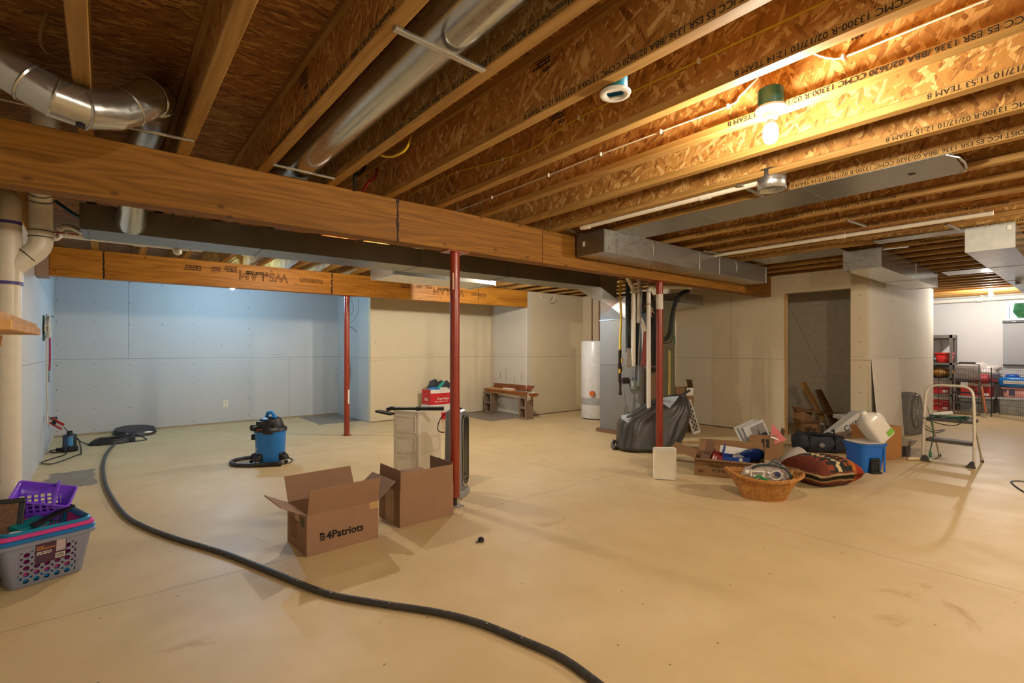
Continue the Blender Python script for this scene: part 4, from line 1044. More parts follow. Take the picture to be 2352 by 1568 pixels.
attach(cable('power_cord', 'thin black cord hanging between drawer tower and silver appliance', [(2.33, 3.64, .70), (2.27, 3.68, .66), (2.24, 3.70, .58), (2.25, 3.70, .53), (2.29, 3.67, .52)], .0045, M_black), ap)
vw = thing('vacuum_wand', 'black vacuum tube with floor head lying on top of the drawer tower', 'vacuum wand', (0, 0, 0))
A_ = onz(906, 938, .682); B_ = Vector((2.40, 3.87, .70)); A2 = Vector((A_.x, A_.y, .682))
dv = (B_ - A2)
MB().tube([A2, A2 + dv * .52], .0155, 14).tube([A2 + dv * .48, B_], .0185, 14).tube([A2 + dv * .46, A2 + dv * .54], .022, 14).build('tube', M_black, vw, smooth=40)
hd = A2 - dv.normalized() * .02
MB().tube(spline([A2, A2 - dv.normalized() * .03 + Vector((0, 0, .004)), hd + Vector((-.05, .03, -.01))], 4), .020, 12).build('elbow', M_black, vw, smooth=1)
MB().cbox((0, 0, 0), (.17, .07, .022), T(tuple(onz(884, 947, .668)), R_(-62), 0, .12)).build('floor_head', M_black, vw, bev=.006)

# copy-paper boxes at the back wall
def copybox(label, loc, rz, low=False):
    r = thing('copy_paper_box', label, 'box', loc, rz)
    w, d, h = .44, .29, .265; t = .006
    for a, b_, n_ in (((0, 0, 0), (w, t, h), 'front_wall'), ((0, d - t, 0), (w, d, h), 'back_wall'), ((0, t, 0), (t, d - t, h), 'side_wall'), ((w - t, t, 0), (w, d - t, h), 'side_wall')):
        MB().box(a, b_).build(n_, M_white, r)
    MB().box((t, t, 0.001), (w - t, d - t, t)).build('base', M_white, r)
    M_red = pm('c4232a', .5)
    if not low:
        MB().box((-.0015, -.0015, .0), (w + .0015, .0, .20)).box((-.0015, 0, 0), (0, d, h)).box((w, 0, 0), (w + .0015, d, .2)).build('red_wrap', M_red, r)
        text('Copy Paper', .052, M_white, r, basis((1, 0, 0), (0, 0, 1), (.13, -.003, .085)), bold=.0012)
        scribble(r, basis((1, 0, 0), (0, 0, 1), (.08, -.002, .045)), 1, .010, .32, M_white, seed=8)
        scribble(r, basis((0, -1, 0), (0, 0, 1), (-.002, .2, .10)), 2, .014, .12, M_white, seed=9)
        MB().box((.207, -.0022, .2), (.210, -.0005, h)).build('lid_slit', M_grey, r)
    else:
        MB().box((-.0015, -.0015, .0), (w + .0015, .0, .12)).build('red_wrap', M_red, r)
        b = MB()
        for a in range(4):
            for q in (-1, 1):
                M = T((.23, -.002, .19), 0, PI / 2) @ Matrix.Rotation(a * PI / 2, 4, 'Z')
                b.box((.012 if q > 0 else -.035, .028, -.001), (.035 if q > 0 else -.012, .035, .001), M)
        b.build('printed_logo', M_red, r)
        scribble(r, basis((1, 0, 0), (0, 0, 1), (.208, -.002, .193)), 2, .010, .045, M_red, seed=4)
    return r
CPX, CPY = 4.40, 7.50
copybox('white and red copy-paper box on the floor, under the open one', (CPX - .01, CPY, 0), R_(2), True)
copybox('open red copy-paper box stacked by the cream wall, stuffed with things', (CPX, CPY + .01, .267), R_(1))
tag(MB().ell((0, 0, 0), (.10, .07, .10), None, 16, 12, lambda p: 1 + .2 * math.sin(5 * p.x + 3) * math.sin(6 * p.z)).build('dark_boot', pm('2f3234', .7), None, smooth=60, M=T((CPX + .17, CPY + .2, .60))), 'dark glove bunched on the left of the red paper box', 'glove')
tag(MB().ell((0, 0, 0), (.15, .08, .085), None, 18, 12, lambda p: 1 + .2 * math.sin(7 * p.x + 1) * math.sin(5 * p.z + p.y)).build('dark_boot', pm('343638', .7), None, smooth=60, M=T((CPX + .36, CPY + .18, .585))), 'dark rolled cloth on the right of the red paper box', 'cloth')
tag(MB().prism([(-.16, 0), (.0, .0), (.17, .16), (.13, .17), (-.05, .05)], -.006, .006, T((0, 0, 0), 0, PI / 2)).build('teal_dustpan', pm('2fa79c', .4), None, M=T((CPX + .20, CPY + .08, .50), .1, -.2)), 'teal plastic blade sticking out of the red paper box', 'dustpan')
tag(MB().ell((0, 0, 0), (.12, .09, .05), None, 16, 10).build('blue_pouch', pm('2478b8', .4), None, smooth=60, M=T((CPX + .12, CPY + .10, .525))), 'blue pouch in the open red paper box', 'pouch')
tag(MB().cbox((0, 0, 0), (.16, .08, .05)).build('white_carton', M_white, None, bev=.01, M=T((CPX + .30, CPY + .09, .535), .05)), 'small white carton in the open red paper box', 'carton')

# shop vacuum
sv = thing('shop_vacuum', 'blue and black wet-dry shop vacuum on casters with coiled hose', 'vacuum cleaner', (1.42, 5.86, 0), CAMRZ)
M_vblue = pm('1a78cc', .32, var=.04)
MB().lathe([(.138, .028), (.144, .034), (.156, .335), (.163, .338), (.163, .352), (.150, .355)], 36).build('drum', M_vblue, sv, smooth=1)
MB().lathe([(.166, .352), (.170, .362), (.160, .385), (.135, .40), (.128, .43), (.105, .485), (.07, .50), (.02, .505)], 36).build('motor_head', M_black, sv, smooth=1)
MB().cbox((-.055, -.075, .43), (.10, .09, .075)).cbox((.05, -.085, .425), (.11, .07, .05)).build('motor_housing', pm('242426', .4), sv, bev=.014)
MB().tube([(-.075, -.09, .40), (-.105, -.155, .405), (-.115, -.175, .405)], [.03, .03, .034], 18).build('exhaust_port', M_black, sv, smooth=1)
MB().tube(spline([(-.045, -.0, .49), (-.02, -.015, .545), (.02, -.02, .55), (.055, -.03, .52), (.065, -.03, .49)], 5), .018, 10).build('handle', M_vblue, sv, smooth=1)
MB().lathe([(.025, .50), (.025, .512), (.018, .516)], 16, T((.06, -.05, 0))).build('switch', M_vblue, sv, smooth=1)
MB().tube([(-.148, -.02, .285), (-.190, -.03, .285)], [.034, .034], 18).build('inlet_port', M_black, sv, smooth=1)
for a in (-1.98, -.22, 3.32, 1.35):
    M = Matrix.Rotation(a, 4, 'Z')
    f_ = MB()
    f_.hexa([tuple(M @ Vector(p)) for p in ((.115, -.05, .045), (.215, -.04, .045), (.215, .04, .045), (.115, .05, .045), (.135, -.05, .125), (.195, -.032, .095), (.195, .032, .095), (.135, .05, .125))])
    cf = f_.build('caster_foot', M_black, sv, bev=.012)
    MB().lathe([(.022, .096), (.022, .101), (.012, .099)], 14, M @ T((.172, 0, 0))).build('accessory_hole', pm('0d0d0e', .5), cf, smooth=1)
    MB().cyl(tuple(M @ Vector((.195, -.009, .018))), tuple(M @ Vector((.195, .009, .018))), .018, n=16).build('caster_wheel', pm('1f1f20', .4), cf, smooth=1)
MB().cbox((.045, -.150, .345), (.10, .03, .022)).cbox((-.03, -.168, .375), (.05, .006, .022)).build('latch', pm('2b2320', .5), sv, bev=.004)
MB().cbox((-.04, -.1615, .378), (.055, .004, .026)).build('orange_sticker', pm('b5592d', .5), sv)
vt = text('Vacmaster', .045, M_white, sv, Matrix.Identity(4), bold=.001)
xm = max(v.co.x for v in vt.data.vertices)
for v in vt.data.vertices:                                        # wrapped round the drum
    a = R_(240) - (xm - v.co.x) / .150; zz_ = .165 + v.co.y; rr_ = .1445 + .0118 * (zz_ - .034) / .301 + .0012 + v.co.z
    v.co = (rr_ * math.cos(a), rr_ * math.sin(a), zz_)
hose = [(.11, -.19), (.02, -.215), (-.12, -.235), (-.26, -.215), (-.36, -.13), (-.40, -.02), (-.36, .10), (-.26, .19), (-.12, .235), (.0, .24)]
hz = MB().tube(spline([(x, y, .022) for x, y in hose], 8), .0195, 12)
hz.build('vacuum_hose', pm('2b2a28', .4), sv, smooth=1)
MB().tube(spline([(.05, -.20, .022), (.12, -.185, .024), (.20, -.17, .02)], 4), [.026] * 8 + [.016], 12).build('hose_cuff', M_black, sv, smooth=1)
attach(cable('power_cord', 'thin black cord on the floor right of the blue shop vacuum', [tuple(onz(*p, .007)) for p in ((585, 1068), (600, 1072), (640, 1067), (665, 1062), (672, 1055), (662, 1050))], .005, M_black), sv)

# ------------------------------------------------------------------ block bench in the niche
def cinder(label, loc, rz):
    r = thing('concrete_block', label, 'block', loc, rz)
    w, d, h = .19, .19, .395
    b = MB()
    for a, b_ in (((0, 0, 0), (w, .03, h)), ((0, d - .03, 0), (w, d, h)), ((0, .03, 0), (w, d - .03, .03)), ((0, .03, h - .03), (w, d - .03, h)), ((0, .03, h / 2 - .016), (w, d - .03, h / 2 + .016))):
        b.box(a, b_)
    b.build('block_body', pm('7d6653', .95, var=.2, scale=40, bump=.5), r, bev=.006)
    return r
# hollow cells face the room: cells run along local x
cinder('concrete block on end at the rear of the plank bench', (5.80, 7.62, 0), R_(8))
cinder('concrete block on end at the near end of the plank bench, paint splashed foot', (5.72, 6.50, 0), R_(3))
for i, (lab, a, b_, z, w, t, m) in enumerate((('lower pale board of the bench lying on the concrete blocks', (5.90, 7.80), (5.84, 6.42), .396, .14, .03, M_lumber), ('dark stained board of the bench tied with white rope', (5.88, 7.85), (5.82, 6.36), .428, .15, .036, M_lumber_dark), ('shorter pale board on top of the plank bench', (5.87, 7.78), (5.83, 6.95), .466, .10, .03, M_lumber))):
    a, b_ = Vector((a[0], a[1], z)), Vector((b_[0], b_[1], z)); L = (b_ - a).length
    tag(MB().box((0, -w / 2, 0), (L, w / 2, t)).build('board', m if i != 1 else M_lumber_dark, None, bev=.003, M=T(a, math.atan2((b_ - a).y, (b_ - a).x))), lab, 'board', 'boards of the bench')
tag(MB().prism([(0, 0), (1.05, 0), (1.16, .10), (0, .10)], 0, .02, T((6.02, 7.80, .47), -PI / 2 + .03, PI / 2 - .2)).build('leaning_board', M_lumber_dark, None), 'brown board with slanted end leaning on the niche wall above the bench', 'board')
tag(MB().cbox((0, 0, 0), (.04, .30, .02)).build('white_trim_piece', M_white, None, M=T((5.83, 7.1, .507), .03)), 'small white strip lying on the bench boards', 'strip')
tag(MB().tube(spline([(5.79, 6.48, .47), (5.76, 6.48, .40), (5.74, 6.46, .34), (5.75, 6.47, .45), (5.80, 6.5, .475), (5.88, 6.52, .474), (5.95, 6.47, .47), (5.86, 6.44, .474), (5.77, 6.45, .44), (5.755, 6.42, .36)], 6), .009, 6).build('tie_rope', pm('d6cebb', .85), None, smooth=1), 'white rope knotted round the near end of the bench boards', 'rope')
mk = MB()
for y, z0, z1, w in ((7.45, .62, .86, .012), (7.2, .60, .72, .01), (7.0, .62, .80, .008), (7.62, .66, .78, .014), (6.95, .68, .8, .006)): mk.box((6.0485, y, z0), (6.0498, y + w, z1))
struct(mk.build('trim_paint_drips', pm('8d6a55', .8)))

# ------------------------------------------------------------------ furnace corner
ft_ = thing('furnace', 'furnace with tall grey sheet-metal return cabinet and brown burner door', 'furnace', (5.78, 4.14, 0))
MB().box((0, 0, .05), (.52, .73, 1.008)).build('return_cabinet', pm('7b7b78', .4, .2, var=.03), ft_, bev=.004)
MB().box((0, .245, 1.012), (.50, .73, 1.675)).build('return_riser', pm('80807e', .4, .2, var=.03), ft_, bev=.004)
cp = MB().add([(0, .25, 1.68), (0, .72, 1.68), (0, .25, 2.0), (0, .72, 2.0), (-.018, .49, 1.86), (.5, .25, 1.68), (.5, .72, 1.68), (.5, .25, 2.0), (.5, .72, 2.0)],
              [(0, 1, 4), (1, 3, 4), (3, 2, 4), (2, 0, 4), (0, 5, 6, 1), (2, 3, 8, 7), (0, 2, 7, 5), (1, 6, 8, 3), (5, 7, 8, 6)])
cp.build('plenum', M_galv_bright, ft_)
MB().box((-.008, .24, 1.672), (.505, .735, 1.684)).build('drive_cleat', M_galv_bright, ft_)
MB().box((-.010, .24, 1.995), (.5, .73, 2.01)).build('drive_cleat', M_galv_bright, ft_)
MB().box((-.03, -.25, 0), (.55, .78, .05)).build('skid_board', pm('7a5a44', .8), ft_)
cab = MB().box((.08, -.06, .05), (.415, .70, 1.0)).build('furnace_cabinet', pm('6d5c47', .5, .2), ft_)
MB().box((.09, -.068, .08), (.41, -.060, .42)).build('lower_door', pm('4d3f31', .5), cab)
MB().box((.13, -.075, .45), (.41, -.06, .90)).build('burner_door', pm('7d6248', .45), cab, bev=.006)
MB().box((.09, -.066, .92), (.41, -.058, .985)).box((.16, -.07, .93), (.4, -.064, .97)).build('top_slot', pm('1c1815', .5), cab)
MB().box((.27, -.080, .80), (.33, -.075, .84)).build('yellow_label', pm('c3a41a', .6), cab)
MB().cyl((.30, -.07, .88), (.30, -.085, .88), .02, n=12).build('sight_glass', M_black, cab, smooth=1)
MB().box((.20, .0, 1.0), (.415, .66, 1.78)).build('coil_case', pm('232522', .5), ft_, bev=.004)
MB().hexa([(.14, -.02, 1.78), (.415, -.02, 1.78), (.415, .70, 1.78), (.14, .70, 1.78), (.26, .10, 2.08), (.415, .10, 2.08), (.415, .70, 2.08), (.26, .70, 2.08)]).build('supply_plenum', M_galv_dark, ft_)
MB().box((.42, -.08, .05), (.74, .62, 1.95)).build('side_duct', pm('77745f', .45, .35), ft_)
MB().hexa([(.76, -.15, 1.93), (1.5, -.1, 1.93), (1.5, .35, 1.90), (.76, .35, 1.90), (.76, -.15, 2.08), (1.5, -.1, 2.09), (1.5, .35, 2.09), (.76, .35, 2.08)]).build('branch_duct', M_galv, ft_)
MB().box((.725, -.084, 1.30), (.745, -.05, 1.44)).build('green_tag', pm('1f6b45', .5), ft_)
# pipework in front of it
fp_ = lambda x, y, z: (x - 5.78, y - 4.14, z)
def fpipe(name, label_none, pts, r, m, rings=()):
    return MB().tube(spline([fp_(*p) for p in pts], 5) if len(pts) > 2 else [fp_(*p) for p in pts], r, 14).build(name, m, ft_, smooth=1)
fpipe('vent_pipe', 0, [(5.455, 4.02, 1.02), (5.455, 4.02, 1.98), (5.42, 4.03, 2.10), (5.36, 4.05, 2.2)], .030, M_pvc)
fpipe('vent_pipe', 0, [(5.57, 4.02, 1.60), (5.57, 4.02, 2.20)], .026, M_pvc)
fpipe('vent_pipe', 0, [(5.665, 4.0, 1.02), (5.665, 4.0, 1.46), (5.64, 4.0, 1.58), (5.58, 4.02, 1.68)], .030, M_pvc)
fpipe('conduit', 0, [(5.50, 3.97, .75), (5.50, 3.97, 1.1), (5.54, 3.97, 1.6), (5.58, 3.97, 2.2)], .010, M_grey)
fpipe('refrigerant_line', 0, [(5.60, 4.22, 1.2), (5.60, 4.22, 2.2)], .032, pm('26282a', .7))
gp = thing('gas_pipe', 'yellow flexible gas line joining black iron pipe beside the grey cabinet', 'pipe', (5.60, 4.35, 0))
MB().tube(spline([(0.02, 0, 2.2), (.0, 0, 2.0), (.02, 0, 1.7), (.0, 0, 1.4), (0.0, 0, 1.24)], 6), .016, 12).build('flexible_line', pm('c9a61e', .4), gp, smooth=1)
MB().tube([(0, 0, 1.24), (0, 0, .60)], .017, 12).tube([(-.06, -.03, 1.22), (-.06, -.03, .80), (-.0, -.01, .75)], .014, 12).tube([(0, 0, .93), (0, 0, 1.0)], .027, 12).tube([(-.06, -.03, .98), (-.06, -.03, 1.04)], .023, 12).tube([(0, 0, .60), (0, 0, .64)], .024, 12).build('iron_pipe', pm('33261f', .6, .3), gp, smooth=1)
MB().cbox((0.006, -.024, 1.085), (.02, .02, .06)).cbox((-.07, -.048, .94), (.02, .02, .06)).build('valve_handle', pm('c9941e', .5), gp)
MB().cyl((.05, -.02, .80), (.13, -.03, .80), .045, n=16).build('regulator', pm('2b1d1a', .5), gp, smooth=1)
sw = thing('switch_box', 'small grey-green switch box on the furnace cabinet', 'switch', (5.77, 4.22, .68))
MB().box((-.05, -.04, 0), (0, .05, .13)).build('box', pm('7f8f86', .5), sw, bev=.004)
MB().box((-.053, -.03, .01), (-.05, .04, .12)).build('cover', pm('8f9d94', .45), sw)
MB().box((-.06, 0, .055), (-.053, .012, .08)).build('toggle', M_white, sw)
MB().tube([(-.02, 0, .13), (-.02, 0, .42)], .012, 10).build('conduit', M_grey, sw, smooth=1)
cable('loose_wires', 'thin loose wires dangling below the black iron gas pipe', [(5.62, 4.3, .66), (5.63, 4.28, .5), (5.60, 4.28, .36), (5.66, 4.27, .28), (5.64, 4.28, .45), (5.67, 4.27, .40), (5.68, 4.26, .22)], .003, M_darkgrey)
cn = thing('condensate_pipe', 'white plastic condensate pipe bending level beside the right-hand red post', 'pipe', (5.196, 3.60, 0))
MB().tube(spline([(0, 0, .50), (0, 0, .8), (0, 0, 1.2), (0, 0, 1.88), (0.005, 0, 1.97), (.03, 0, 2.01), (.09, 0, 2.02), (.5, 0, 2.055), (.85, 0, 2.08), (.98, .0, 2.09)], 5), .027, 16).build('pipe', M_white, cn, smooth=1)
for p_, a_, r_ in (((0, 0, 1.80), (0, 0, 1), .029), ((0, 0, 1.95), (0, 0, 1), .030), ((.09, 0, 2.022), (1, 0, .05), .030), ((.80, 0, 2.077), (1, 0, .05), .030)):
    ring_band(MB(), p_, a_, r_, .008).build('joint_line', pm('5a2f22', .6), cn, smooth=1)
attach(cable('vent_hose', 'fat black insulated hose curving down right of the red post', [tuple(ony(a_, b_, 3.78)) for a_, b_ in ((1580, 668), (1566, 674), (1553, 692), (1546, 715), (1541, 745), (1538, 765), (1531, 777), (1524, 780))], .030, pm('26241f', .8, bump=.4)), ft_)
attach(cable('thin_cable', 'thin black cable looping below the fat insulated hose', [tuple(ony(a_, b_, 3.86)) for a_, b_ in ((1547, 720), (1546, 750), (1545, 772), (1541, 784), (1533, 788), (1522, 788))], .006, M_black), ft_)
wb2 = thing('wire_bundle', 'bundle of loose coloured thermostat wires beside the condensate pipe', 'wires', (5.27, 3.66, 1.75))
random.seed(21)
for i in range(10):
    MB().tube(spline([(0, 0, .02), (.03 + random.uniform(-.02, .03), 0, .02 + random.uniform(-.03, .02)), (.08 + random.uniform(-.05, .05), random.uniform(-.03, .03), random.uniform(-.14, .04))], 4), .0035, 5).build('wire', pm(('b5502a', 'c9bfae', 'a33c1f', 'c27a3a')[i % 4], .5), wb2)
MB().tube([(-.06, 0, .03), (.02, 0, .03)], .012, 8).build('sleeve', pm('c05a2a', .5), wb2)
tag(MB().prism([(0, 0), (.16, 0), (.09, .46), (.05, .46)], 0, .02, T((5.50, 3.94, 1.02), -.4, PI / 2)).build('insulation_scrap', pm('8f4a44', .8, var=.3, scale=30), None), 'reddish scrap of insulation standing among the furnace pipes', 'insulation')
tag(MB().prism([(0, 0), (.12, 0), (.10, .36), (.02, .37)], 0, .02, T((5.33, 4.05, 1.0), -.5, PI / 2, 0, .7)).build('insulation_wrap', pm('8f857c', .7, var=.3, scale=30), None), 'grey foil insulation wrap behind the yellow gas line', 'insulation')
tag(MB().cbox((0, 0, .75), (.03, .012, .95)).build('measuring_stick', pm('b59a4a', .6), None, M=T((6.12, 3.90, 0), -.3)), 'yellow wooden yardstick standing right of the furnace door', 'stick')
# water heater
wh = thing('water_heater', 'tall white water heater behind the grey furnace cabinet', 'water heater', (6.84, 5.86, 0))
MB().lathe([(.255, .02), (.26, .03), (.26, 1.36), (.25, 1.385), (.05, 1.40)], 40).build('tank', pm('d5d3ce', .3), wh, smooth=1)
MB().lathe([(.2615, .26), (.2615, .38)], 40, None, False, False).build('grey_band', pm('a3a19d', .35), wh, smooth=1)
MB().cyl((-.24, -.13, .47), (-.28, -.15, .47), .045, n=18).build('orange_cap', pm('d0601c', .5), wh, smooth=1)
MB().cyl((-.10, 0, 1.40), (-.10, 0, 2.3), .014, n=10).cyl((.10, 0, 1.40), (.10, 0, 2.3), .014, n=10).build('copper_pipe', pm('6b4a2c', .45, .6), wh, smooth=1)
MB().cyl((0, 0, 0), (0, 0, .03), .24, n=24).build('stand', M_darkgrey, wh)

# ------------------------------------------------------------------ covered heap
hpth = thing('covered_heap', 'dark charcoal tarpaulin draped over a lumpy heap behind the right-hand red post', 'tarp', tuple(onz(1500, 1030)), CAMRZ)
lev = [(0, -.45, .22, .23), (.03, -.47, .27, .24), (.07, -.465, .30, .23), (.15, -.455, .36, .22), (.25, -.45, .40, .21), (.33, -.445, .43, .20), (.375, -.42, .445, .19), (.41, -.34, .452, .18), (.45, -.26, .457, .17), (.50, -.17, .46, .16), (.55, -.09, .455, .15), (.60, .0, .445, .13), (.64, .20, .42, .09), (.675, .28, .385, .05)]
rings_ = []
for z, a, b_, dd in lev:
    ring = []
    for j in range(72):
        t = 2 * PI * j / 72; c, s_ = math.cos(t), math.sin(t)
        c2 = math.copysign(abs(c) ** .6, c); s2 = math.copysign(abs(s_) ** .75, s_)
        q = 9 * t + 6 * z; fold = .016 * math.sin(q) + .012 * math.sin(17 * t - 9 * z + 1) + .02 * math.sin(4 * t + 14 * z) * (z / .6)
        fold *= (.5 + 1.1 * min(1, z / .4))
        ring.append(((a + b_) / 2 + (b_ - a) / 2 * c2 * (1 + fold * .3), dd * s2 * (1 + fold * 3) - .04 + .06 * (z / .6), z + .012 * math.sin(7 * t + 3) * (z / .6)))
    rings_.append(ring)
MB().rings(rings_, True, True).build('draped_cover', pm('3a3733', .42, var=.12, scale=9, bump=.35), hpth, smooth=55, sub=1)
MB().tube(spline([(-.47, -.05, .02), (-.50, -.08, .02), (-.51, -.02, .05), (-.48, .02, .10)], 4), .025, 8).build('gathered_corner', pm('2d2b28', .5), hpth, smooth=1)
M_clear = pm('c6d0d8', .18, var=.15, scale=25, alpha=.55)
MB().add([(-.42, -.10, .39), (-.36, -.14, .35), (-.30, -.12, .40), (-.25, -.06, .46), (-.33, -.02, .43), (-.40, -.02, .42)], [(0, 1, 2), (0, 2, 5), (2, 3, 4), (2, 4, 5)]).build('clear_film', M_clear, hpth, solid=.002)
MB().add([(.05, -.16, .60), (.14, -.20, .53), (.22, -.16, .60), (.30, -.08, .665), (.18, -.04, .655), (.08, -.04, .635)], [(0, 1, 2), (0, 2, 5), (2, 3, 4), (2, 4, 5)]).build('clear_film', M_clear, hpth, solid=.002)
tag(MB().prism([(0, 0), (.18, .10), (.165, .125), (-.01, .02)], 0, .02, T(tuple(onz(1555, 1012) + Vector((0, 0, .575))), CAMRZ, PI / 2)).build('pointed_strip', M_black, None), 'black pointed strip sticking up at the top of the covered heap', 'strip')
tag(MB().cbox((0, 0, .2), (.09, .03, .40)).build('white_card', M_white, None, M=T((5.25, 3.92, 0), CAMRZ)), 'white card peeping over the left of the covered heap', 'card')
k1 = thing('cardboard_box', 'brown cardboard box standing behind the covered heap, torn top', 'box', tuple(onz(1552, 990)), R_(-35))
carton(k1, .28, .20, .66, {'left': (R_(20), .12), 'right': (R_(-10), .12)}, M_card_d)
MB().box((.17, -.002, .54), (.275, -.0005, .655)).build('shipping_label', M_white, k1)
MB().box((.15, -.0015, .56), (.172, -.0005, .655)).build('dark_print', M_ink, k1)
af = thing('air_filter', 'white-framed furnace air filter with diamond grille leaning by the covered heap', 'filter', tuple(onz(1600, 995)), CAMRZ + .55)
FMt = Matrix.Rotation(R_(-14), 4, 'X') @ Matrix.Rotation(R_(-8), 4, 'Y')
b = MB()
w, h = .165, .50
for a, b_ in (((-w / 2, 0), (w / 2, .035)), ((-w / 2, h - .03), (w / 2, h)), ((-w / 2, .035), (-w / 2 + .018, h - .03)), ((w / 2 - .018, .035), (w / 2, h - .03))): b.box((a[0], -.01, a[1]), (b_[0], .012, b_[1]), FMt)
b.build('cardboard_frame', M_white, af)
MB().box((-w / 2 + .018, -.002, .035), (w / 2 - .018, .008, h - .03), FMt).build('pleated_media', pm('4a3d28', .8, var=.4, scale=60), af)
b = MB()
for i in range(-3, 8):
    for sg in (-1, 1):
        x0, z0, x1, z1 = -w / 2 + .018, .035 + i * .075, w / 2 - .018, .035 + i * .075 + .13 * 1
        if sg < 0: x0, x1 = x1, x0
        if z0 < .03: t = (.03 - z0) / (z1 - z0); x0, z0 = x0 + (x1 - x0) * t, .03
        if z1 > h - .03: t = (h - .03 - z0) / (z1 - z0); x1, z1 = x0 + (x1 - x0) * t, h - .03
        if z0 < z1: b.tube([FMt @ Vector((x0, -.006, z0)), FMt @ Vector((x1, -.006, z1))], .0045, 4)
b.build('diamond_grille', M_white, af)

# ------------------------------------------------------------------ clutter at the right
wbn = thing('plastic_tub', 'plain white plastic tub standing on its side in front of the covered heap', 'tub', tuple(onz(1526, 1099)), R_(-57))
def bl(y, w, h, r=.022): return [(x, y, h / 2 + .003 + z + (.006 * math.sin(26 * x) if z > .1 else 0)) for x, z in rrect(w, h, r, 5)]
MB().rings([bl(-.045, .195, .265), bl(-.052, .205, .276), bl(-.03, .212, .280), bl(.06, .214, .282), bl(.062, .220, .288), bl(.075, .220, .288), bl(.076, .20, .27), bl(-.03, .19, .262)], True, True).build('tub', pm('dad4c2', .3, var=.02), wbn, smooth=40)
# long low box with spread flaps
QA = Vector((4.509, 2.593, 0))
bq = thing('cardboard_box', 'long low open cardboard box reading Made in, full of small cartons', 'box', tuple(QA), R_(-65.5))
carton(bq, .62, .40, .165, {'front': (R_(84), .10), 'left': (R_(72), .24), 'back': (R_(60), .20), 'right': (R_(4), .20)}, M_card_d)
text('Made in China\n  RY810211', .042, M_ink, bq, basis((1, 0, 0), (0, 0, 1), (.14, -.0015, .090)))
MB().box((.03, -.0012, .03), (.085, -.0004, .06)).build('printed_stamp', pm('6a4a2c', .9), bq)
def atq(x, y, z): return tuple(Matrix.Translation(QA) @ Matrix.Rotation(R_(-65.5), 4, 'Z') @ Vector((x, y, z)))
QR = R_(-65.5)
def smallbox(name, label, w, d, h, loc, rz, rx, ry, m, inner=None, flaps=None):
    """small open carton lying at an angle"""
    r = thing(name, label, 'box', loc, 0)
    r.rotation_euler = (rx, ry, rz)
    carton(r, w, d, h, flaps or {}, m, t=.003)
    return r
M_bluebox = pm('2d4c9c', .5, var=.06); M_redbox = pm('9c1f1a', .5, var=.06)
sb1 = smallbox('small_carton', 'blue shoebox-like carton with raised lid flap in the long low box', .24, .15, .07, atq(.26, .06, .12), QR + .1, .12, -.05, M_bluebox, flaps={'left': (R_(-16), .10)})
MB().box((.12, -.0012, .02), (.20, -.0004, .028)).ell((.16, -.001, .045), (.018, .001, .018), None, 12, 8).build('printed_emblem', M_white, sb1)
smallbox('small_carton', 'dark red carton tilted at the left of the long low box', .10, .10, .15, atq(.13, .05, .07), QR + .1, -.15, .28, M_redbox, flaps={'back': (R_(70), .08)})
rb_ = [o for o in bpy.data.objects if o.name.startswith('small_carton') and 'red' in str(o.get('label'))][0]
scribble(rb_, basis((0, 0, -1), (1, 0, 0), (.03, -.0008, .13)), 2, .012, .09, M_white, seed=6)
smallbox('small_carton', 'white carton lid lying open at the back of the long low box', .30, .20, .075, atq(.22, .20, .205), QR - .1, -.42, .05, M_white)
smallbox('small_carton', 'brown torn carton with a raised tab at the left of the long low box', .09, .12, .13, atq(.03, .14, .07), QR - .2, .1, .2, M_card, flaps={'back': (R_(-6), .13), 'right': (R_(15), .06)})
bd_ = thing('blue_dish', 'round dark blue plastic dish on edge in the long low box', 'dish', atq(.52, .16, .165), QR + .4)
MB().lathe([(.07, 0), (.115, .03), (.12, .055), (.112, .055), (.066, .01)], 28, T((0, 0, 0), 0, -.75)).build('dish', pm('1c3576', .35), bd_, smooth=1)
tag(MB().ell((0, 0, 0), (.07, .06, .035), None, 16, 10, lambda p: 1 + .25 * math.sin(9 * p.x) * math.sin(8 * p.y + 2)).build('crumpled_film', pm('a7a9b0', .2, var=.3, scale=40), None, smooth=60, M=T(atq(.40, .15, .185))), 'crumpled clear wrapping behind the blue carton', 'wrapping')
# taller box with papers behind it
tb = thing('cardboard_box', 'tall open cardboard box stuffed with grey folders and a pink sheet', 'box', tuple(onz(1722, 1054)), R_(-58))
carton(tb, .34, .20, .25, {'right': (R_(14), .10), 'front': (R_(10), .03)}, M_card_d)
MB().box((.12, -.0015, .14), (.20, -.0005, .235)).build('dark_print', pm('221a14', .7), tb)
TBM = Matrix.Translation(onz(1722, 1054)) @ Matrix.Rotation(R_(-58), 4, 'Z')
for i, (h_, lab, x_, a_, w_, z_) in enumerate((('b3b4b1', 'pale grey folder, leftmost in the tall box', .0, -.30, .20, .20), ('a9aaa7', 'grey folder leaning in the middle of the tall box', .025, -.34, .20, .19), ('b9bab6', 'pale folder with a dark flap in the tall box', .05, -.40, .20, .19))):
    f = tag(MB().box((-.14, -.002, 0), (.14, .002, .27)).build('paper_folder', pm(h_, .7), None, M=Matrix.Translation(Vector(onz(1722, 1054)) + Vector((x_ + .12, .0 - .035 * i, .14))) @ Matrix.Rotation(CAMRZ + .15, 4, 'Z') @ Matrix.Rotation(-.30 + .05 * i, 4, 'X') @ Matrix.Rotation(-.34, 4, 'Y')), lab, 'folder', 'folders in the tall box')
    if i == 2: MB().box((-.06, -.003, .06), (.12, -.0021, .24)).build('dark_flap', pm('7d7673', .6), f)
